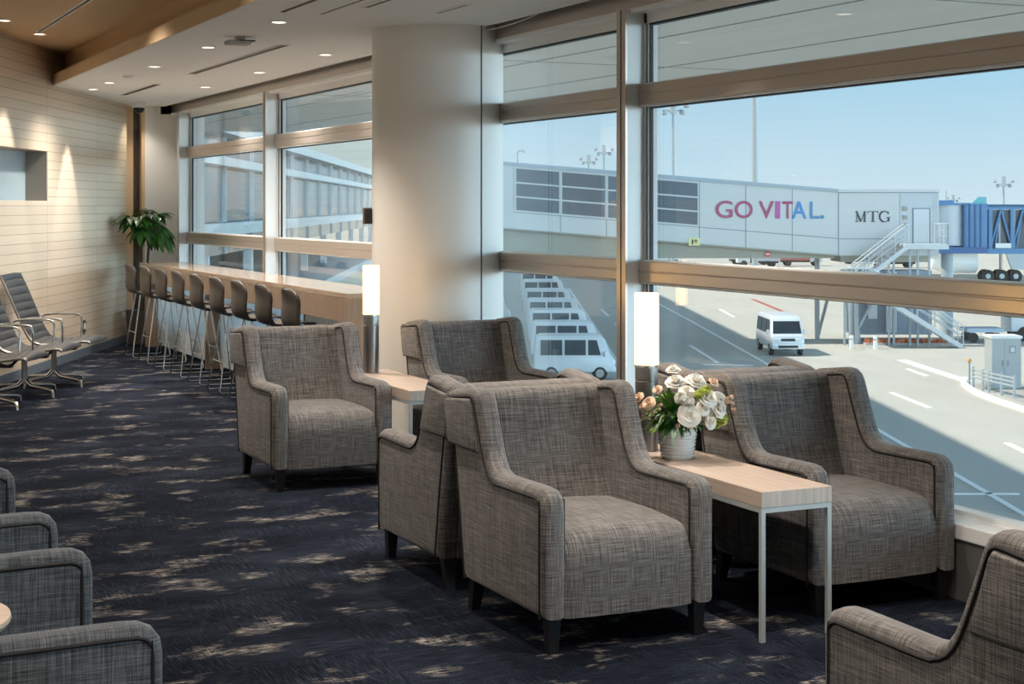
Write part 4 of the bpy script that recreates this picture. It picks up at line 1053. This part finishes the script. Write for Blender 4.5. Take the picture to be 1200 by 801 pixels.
for x in (44.6, 45.9, 47.2):
    for y in (.45, 1.55):
        q = MB(); q.lathe([(.25, -.2), (.55, -.2), (.62, -.12), (.62, .12), (.55, .2), (.25, .2)], 28); q.xf(Matrix.Translation((x, y, .62)) @ Matrix.Rotation(PI / 2, 4, 'X')); wo = q.build('wheel', M_TYRE, lg, smooth=40)
        q = MB(); q.lathe([(.001, -.215), (.24, -.21), (.24, .21), (.001, .215)], 20); q.xf(Matrix.Translation((x, y, .62)) @ Matrix.Rotation(PI / 2, 4, 'X')); q.build('wheel_hub', M_STEELW, lg, smooth=40)
q = MB(); q.hexa([(46.8, .2, 1.3), (48.6, .2, 1.2), (48.6, .5, 1.2), (46.8, .5, 1.3), (46.2, .2, 2.9), (49, .2, 2.9), (49, .5, 2.9), (46.2, .5, 2.9)]); q.build('gear_door', mat('gear_door_grey', (.62, .66, .70), .5), ap)
ap2 = EX('airplane', 'distant airplane of which only the teal tail fin rises above the blue bridge', 'airplane', 92, 322)
q = MB(); q.hexa([(-1.2, 0, 6.2), (3.4, 0, 6.2), (3.4, .3, 6.2), (-1.2, .3, 6.2), (1.6, 0, 9.0), (3.2, 0, 9.0), (3.2, .2, 9.0), (1.6, .2, 9.0)]); q.build('tail_fin', mat('fin_teal', (.10, .42, .47), .4), ap2)
q = MB(); q.lathe([(.6, -14), (1.6, -6), (1.6, 12), (.4, 16)], 28); q.xf(Matrix.Translation((-8, 0, 4.8)) @ Matrix.Rotation(PI / 2, 4, 'Y')); q.build('fuselage', M_JET, ap2, smooth=40)
q = MB(); q.tube([(-8, 0, 3.4), (-8, 0, .4)], .2, 8); q.lathe([(.4, -.2), (.5, 0), (.4, .2)], 16, cx=-8); q.build('landing_gear', M_BRUSH, ap2)
ap3 = thing('airplane', 'tiny white aircraft low in the sky above the lettering', 'airplane', W(527, 3000, 58), 1.2)
q = MB(); q.lathe([(.1, -5.5), (.9, -3), (1.0, 2), (.5, 5), (.1, 5.5)], 16); q.xf(Matrix.Rotation(PI / 2, 4, 'Y')); q.build('fuselage', M_JET, ap3, smooth=60)
q = MB(); q.hexa([(-1, -5, -.1), (1, -5, -.1), (1, 5, -.1), (-1, 5, -.1), (-.8, -5, .1), (.8, -5, .1), (.8, 5, .1), (-.8, 5, .1)]); q.build('wing', M_JET, ap3)
q = MB(); q.hexa([(4, -.1, .4), (5.4, -.1, .3), (5.4, .1, .3), (4, .1, .4), (5, -.08, 2.2), (5.8, -.08, 2.2), (5.8, .08, 2.2), (5, .08, 2.2)]); q.build('tail_fin', M_JET, ap3)
# ------------------------------------------------------------------ light masts
M_MAST = mat('galvanised_mast', (.40, .44, .46), .5)
def mast(label, lat, d, h, r, head=True, group=None):
    t = EX('light_mast', label, 'light mast', lat, d)
    q = MB(); q.lathe([(r * 1.15, 0), (r, h)], 16); q.build('pole', M_MAST, t, smooth=40)
    if head:
        s = r / .14
        q = MB(); q.lathe([(.35 * s, h - .6 * s), (.35 * s, h + .9 * s)], 14); q.tube([(-1.1 * s, 0, h - .3 * s), (1.1 * s, 0, h - .3 * s)], .08 * s, 6); q.build('head_drum', M_MAST, t, smooth=40)
        for x in (-1.05, -.65, .65, 1.05):
            q = MB(); z = h - .3 * s + (.35 if abs(x) > .9 else -.35) * s
            q.lathe([(.12 * s, 0), (.34 * s, .3 * s), (.34 * s, .4 * s), (.001, .4 * s)], 14); q.xf(Matrix.Translation((x * s, 0, z)) @ Matrix.Rotation(.9 if x > 0 else -.9, 4, 'Y')); q.build('floodlight', M_POST, t, smooth=40)
    return t
mast('tall pale light mast rising behind the rainbow coloured lettering', 26.5, 175, 34, .30, False)
mast('light mast with floodlight drum left of the tall plain mast, right of the window mullion', 16.1, 160, 17.0, .14)
mast('distant light mast above the corridor windows, taller of two left of the mullion', 20.1, 350, 19.2, .20)
mast('distant light mast above the corridor windows, lower of two left of the mullion', 21.5, 450, 20.0, .24)
mast('distant light mast above the blue bridge at the right edge', 122.6, 400, 13.0, .24)
mast('thin distant mast just right of the bridge chamber', 82.5, 300, 8.5, .12)

# ------------------------------------------------------------------ vehicles
M_VAN = mat('van_white', (.70, .72, .74), .3, coat=.3); M_VGLASS = mat('van_glass', (.03, .04, .05), .15, 0, .4); M_LAMP = mat('headlamp', (.75, .78, .80), .15)
def make_van(label, L_, w, h, box=.3):
    t = thing('van', label, 'van')
    hw = w / 2
    def th(v):
        f = max(0, (v.z - .95) / (h - .95)); v.x *= 1 - .13 * f; return v
    P = [(0.03, .34), (0, .45), (0, .78), (.06, .95), (.16, 1.02), (.16 + box, h - .22), (.28 + box, h - .08), (.55 + box, h), (L_ - .25, h), (L_ - .08, h - .10), (L_, 1.0), (L_, .40), (L_ - .04, .34)]
    q = MB(); q.prism(P, -hw, hw, .09, 3); q.warp(th).build('body', M_VAN, t, smooth=35)
    q = MB(); a, b = Vector((.19, 1.07)), Vector((.15 + box, h - .25)); n = Vector((-(b - a).y, (b - a).x)).normalized() * .012
    q.hexa([(-hw * .88, a.x, a.y), (hw * .88, a.x, a.y), (hw * .88, b.x, b.y), (-hw * .88, b.x, b.y), (-hw * .88, a.x + n.x, a.y + n.y), (hw * .88, a.x + n.x, a.y + n.y), (hw * .88, b.x + n.x, b.y + n.y), (-hw * .88, b.x + n.x, b.y + n.y)])
    q.warp(th).build('windscreen', M_VGLASS, t)
    z0, z1 = 1.06, h - .2
    for s in (-1, 1):
        cells = [(.52 + box * .3, .30 * L_ + .1), (.33 * L_ + .1, .62 * L_), (.65 * L_, L_ - .28)]
        for k, (ya, yb) in enumerate(cells):
            q = MB(); dy = box * .75 if k == 0 else 0
            q.hexa([(s * hw - .02, ya, z0), (s * hw + .012, ya, z0), (s * hw + .012, yb, z0), (s * hw - .02, yb, z0), (s * hw - .02, ya + dy, z1), (s * hw + .012, ya + dy, z1), (s * hw + .012, yb, z1), (s * hw - .02, yb, z1)])
            q.warp(th).build('side_window', M_VGLASS, t)
        q = MB(); q.bevbox(s * hw * .62 - .16, s * hw * .62 + .16, -.02, .06, .70, .86, .02); q.build('headlamp', M_LAMP, t, smooth=40)
        q = MB(); q.bevbox(s * (hw + .10) - .07, s * (hw + .10) + .07, .38, .46, 1.02, 1.24, .02); q.build('mirror', M_VAN, t, smooth=40)
        for y in (.62, L_ - .72):
            q = MB(); q.lathe([(.17, -.10), (.26, -.105), (.31, -.07), (.31, .07), (.26, .105), (.17, .10)], 24); q.xf(Matrix.Translation((s * (hw - .10), y, .31)) @ Matrix.Rotation(PI / 2, 4, 'Y')); wh = q.build('wheel', M_TYRE, t, smooth=40)
            q = MB(); q.lathe([(.001, -.11), (.17, -.108), (.17, .108), (.001, .11)], 20); q.xf(Matrix.Translation((s * (hw - .10), y, .31)) @ Matrix.Rotation(PI / 2, 4, 'Y')); q.build('hubcap', M_BRUSH, wh, smooth=40)
    q = MB(); q.bevbox(-hw * .96, hw * .96, -.05, .1, .34, .58, .03); q.build('bumper', M_VAN, t, smooth=40)
    q = MB(); q.box(-hw * .55, hw * .55, -.015, .02, .72, .84); q.box(-hw * .6, hw * .6, -.06, -.03, .40, .52); q.build('grille', M_DARK, t)
    return t
van = make_van('white minivan driving towards the terminal along the shaded apron lane', 4.2, 1.60, 1.9)
van.location = W(13.25, 77.0, GZ); van.rotation_euler = (0, 0, ROTW + .03)
pk = None
rows_ = [(66.9, 'white parked van nearest the terminal, first of the row behind the armchairs'), (74.8, 'white parked van second in the row outside'), (83.5, 'white parked van third in the row outside'), (93.0, 'white parked van fourth in the row outside'), (104, 'white parked van fifth in the row outside'), (117, 'white parked van sixth in the row outside'), (131, 'white parked van last in the row outside, farthest from the terminal')]
for i, (d, lb) in enumerate(rows_):
    if pk is None: pk = make_van(lb, 3.35, 1.45, 1.88, .22); pk.location = W(4.25, d, GZ); pk.rotation_euler = (0, 0, ROTW + PI / 2); pk['group'] = 'white vans parked in a row'
    else: clone(pk, W(4.22 - .004 * (d - 66), d, GZ), ROTW + PI / 2, lb)
for i, (lat, d, lb) in enumerate(((.2, 76.5, 'white parked van behind the second van of the row, half hidden by the column'), (-.1, 96, 'white parked van behind the fourth van of the row, half hidden by the column'))):
    clone(pk, W(lat, d, GZ), ROTW + PI / 2, lb)
def make_truck(label, col, lat, d, rz, L_=5.0):
    t = EX('service_truck', label, 'truck', lat, d, rz)
    q = MB(); q.prism([(0, .5), (0, 1.2), (.25, 2.0), (1.5, 2.0), (1.5, .5)], -.9, .9, .08); q.build('cab', M_VAN, t, smooth=35)
    q = MB(); q.box(-.82, .82, .05, .26, 1.25, 1.85); q.warp(lambda v: Vector((v.x, v.y + (v.z - 1.25) * .33 - .06, v.z))).build('windscreen', M_VGLASS, t)
    q = MB(); q.bevbox(-1, 1, 1.65, L_, .7, 2.3, .03); q.build('cargo_box', mat('truck_' + str(col), col, .5), t)
    q = MB(); q.box(-.5, .5, .2, L_ - .1, .45, .7); q.build('chassis', M_DARK, t)
    for s in (-1, 1):
        for y in (.75, L_ - .9):
            q = MB(); q.lathe([(.2, -.12), (.38, -.12), (.4, 0), (.38, .12), (.2, .12)], 20); q.xf(Matrix.Translation((s * .8, y, .4)) @ Matrix.Rotation(PI / 2, 4, 'Y')); q.build('wheel', M_TYRE, t, smooth=40)
    return t
for lb, colr, lat, d, rz in (('far white service truck under the corridor, near the window mullion', (.8, .8, .8), 20.5, 194, PI / 2), ('far grey service truck left of the tall mast base', (.5, .52, .55), 26.6, 190, -PI / 2), ('far white truck right of the tall mast base', (.78, .8, .8), 31.6, 197, PI / 2),
                              ('far truck with red box under the corridor', (.55, .12, .10), 37.2, 193, PI / 2), ('far pale truck left of the trestle', (.75, .76, .74), 42.0, 187, -PI / 2), ('far blue-grey truck at the foot of the chamber', (.3, .36, .45), 46.0, 200, PI / 2)):
    make_truck(lb, colr, lat, d, rz)
make_truck('white and red service truck at the right edge behind the utility cabinet', (.74, .77, .80), 26.6, 86.5, -PI / 2, 4.6)
t = EX('flatbed_trailer', 'low pale blue flatbed trailer in the shade beside the stair foot', 'trailer', 24.0, 84.6)
q = MB(); q.box(0, 1.95, 0, 1.5, .55, .75); q.build('bed', mat('trailer_blue', (.45, .55, .65), .5), t)
q = MB(); q.tube([(1.95, .75, .6), (2.5, .75, .6)], .05, 6); q.build('drawbar', M_POST, t)
for x in (.35, 1.6):
    for y in (.1, 1.4):
        q = MB(); q.lathe([(.1, -.08), (.26, -.08), (.26, .08), (.1, .08)], 16); q.xf(Matrix.Translation((x, y, .27)) @ Matrix.Rotation(PI / 2, 4, 'X')); q.build('wheel', M_TYRE, t, smooth=40)
# ------------------------------------------------------------------ utility cabinet and guard rail
t = EX('utility_cabinet', 'grey two-door utility cabinet on the kerb island at right', 'cabinet', 18.82, 62.9)
q = MB(); q.box(0, 1.14, 0, 1.0, .08, 2.02); q.build('body', mat('cabinet_grey', (.40, .43, .43), .5), t)
q = MB(); q.box(-.05, 1.18, -.06, 1.05, 2.02, 2.12); q.build('lid', mat('cabinet_lid', (.74, .76, .75), .5), t)
q = MB(); q.box(.02, 1.12, .04, .96, 0, .08); q.build('plinth', M_BUNDER, t)
for xa, xb in ((.03, .46), (.49, 1.11)):
    q = MB(); q.box(xa, xb, -.015, 0, .14, 1.95); dr = q.build('door', mat('cabinet_door', (.38, .41, .415), .5), t)
    q = MB(); hx = xb - .06 if xa < .2 else xa + .12; q.box(hx, hx + .03, -.04, -.015, .95, 1.15); q.build('handle', M_BJOINT, dr)
q = MB(); q.box(.68, .92, -.03, -.014, 1.45, 1.72); q.build('gauge_window', M_BJOINT, t)
q = MB(); q.box(.72, .88, -.036, -.028, 1.49, 1.68); q.build('gauge_glass', M_BPANEL, t)
t = EX('guard_rail', 'low silver guard rail with three bars in front of the utility cabinet', 'guard rail', 0, 0)
P0, P1, P2 = Vector((18.28, 63.6, 0)), Vector((18.42, 62.3, 0)), Vector((18.85, 60.2, 0))
for p in (P0, P0.lerp(P1, .75), P1.lerp(P2, .1), P1.lerp(P2, .55), P2):
    q = MB(); q.lathe([(.055, 0), (.055, .84), (.001, .87)], 12, cx=p.x, cy=p.y); q.build('post', M_MAST, t, smooth=40)
for z in (.45, .60, .75):
    q = MB(); q.tube([P0 + Vector((0, -.06, z)), P1 + Vector((0, -.06, z)), P2 + Vector((0, -.06, z))], .035, 8); q.build('bar', M_MAST, t, smooth=60)
t = EX('marker_post', 'slim marker post with an orange ball left of the guard rail', 'post', 18.3, 64.2)
q = MB(); q.lathe([(.05, 0), (.04, .95)], 10); q.build('post', M_POST, t, smooth=40)
q = MB(); q.lathe([(.001, .94), (.07, .98), (.09, 1.04), (.07, 1.10), (.001, 1.13)], 14); q.build('ball', mat('marker_orange', (.75, .35, .10), .6), t, smooth=60)


# ================================================================== SKY, SUN, CAMERA
SKY_BOOST = 8.5          # added boost to the unseen low sky, sends more daylight into the room
w = bpy.data.worlds.new('sky'); scene.world = w; w.use_nodes = True; nt = w.node_tree; N = nt.nodes; L = nt.links
bg = N['Background']
tc = N.new('ShaderNodeTexCoord'); sep = N.new('ShaderNodeSeparateXYZ'); L.new(tc.outputs['Generated'], sep.inputs[0])
sky = ramp(nt, sep.outputs[2], [(0.0, (.66, .84, .94)), (.03, (.58, .80, .93)), (.10, (.375, .69, .90)), (.25, (.30, .47, .62)), (1.0, (.15, .25, .40))])
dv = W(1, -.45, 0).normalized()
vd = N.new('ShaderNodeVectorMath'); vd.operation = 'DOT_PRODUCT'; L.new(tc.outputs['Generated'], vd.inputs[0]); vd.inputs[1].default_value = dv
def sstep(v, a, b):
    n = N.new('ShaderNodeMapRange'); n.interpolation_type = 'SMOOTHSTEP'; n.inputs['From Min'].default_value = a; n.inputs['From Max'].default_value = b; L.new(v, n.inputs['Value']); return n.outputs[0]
sky_gain = math_n(nt, 'MULTIPLY', sstep(vd.outputs['Value'], .12, .75), math_n(nt, 'SUBTRACT', 1.0, sstep(sep.outputs[2], .12, .34)))
sky_gain = math_n(nt, 'ADD', 1.0, math_n(nt, 'MULTIPLY', sky_gain, SKY_BOOST))
L.new(sky, bg.inputs[0]); L.new(sky_gain, bg.inputs[1])
sun = bpy.data.lights.new('sun', 'SUN'); sun.energy = 5.2; sun.angle = .009; sun.color = (1, .94, .83)
so = bpy.data.objects.new('sun', sun); COL.objects.link(so)
el = math.radians(50); dirn = W(1, -.07, 0).normalized() * math.cos(el) + Vector((0, 0, -math.sin(el)))
so.rotation_euler = dirn.to_track_quat('-Z', 'Y').to_euler(); so.location = (0, 0, 30)
cam = bpy.data.cameras.new('camera'); co = bpy.data.objects.new('camera', cam); COL.objects.link(co)
co.location = (0, 0, EYE); co.rotation_euler = (PI / 2, 0, -A)
cam.sensor_fit = 'HORIZONTAL'; cam.sensor_width = 36; cam.lens = 36 * 1880 / 1200; cam.shift_y = (241 - 400.5) / 1200; cam.clip_start = .05; cam.clip_end = 6000
scene.camera = co
vs = scene.view_settings; vs.view_transform = 'Standard'; vs.look = 'None'; vs.gamma = 1; vs.exposure = 0; vs.use_curve_mapping = False
scene.cycles.use_denoising = True
scene.cycles.max_bounces = 10; scene.cycles.diffuse_bounces = 5; scene.cycles.transparent_max_bounces = 24; scene.cycles.glossy_bounces = 4
scene.cycles.caustics_reflective = False; scene.cycles.caustics_refractive = False; scene.cycles.sample_clamp_indirect = 10
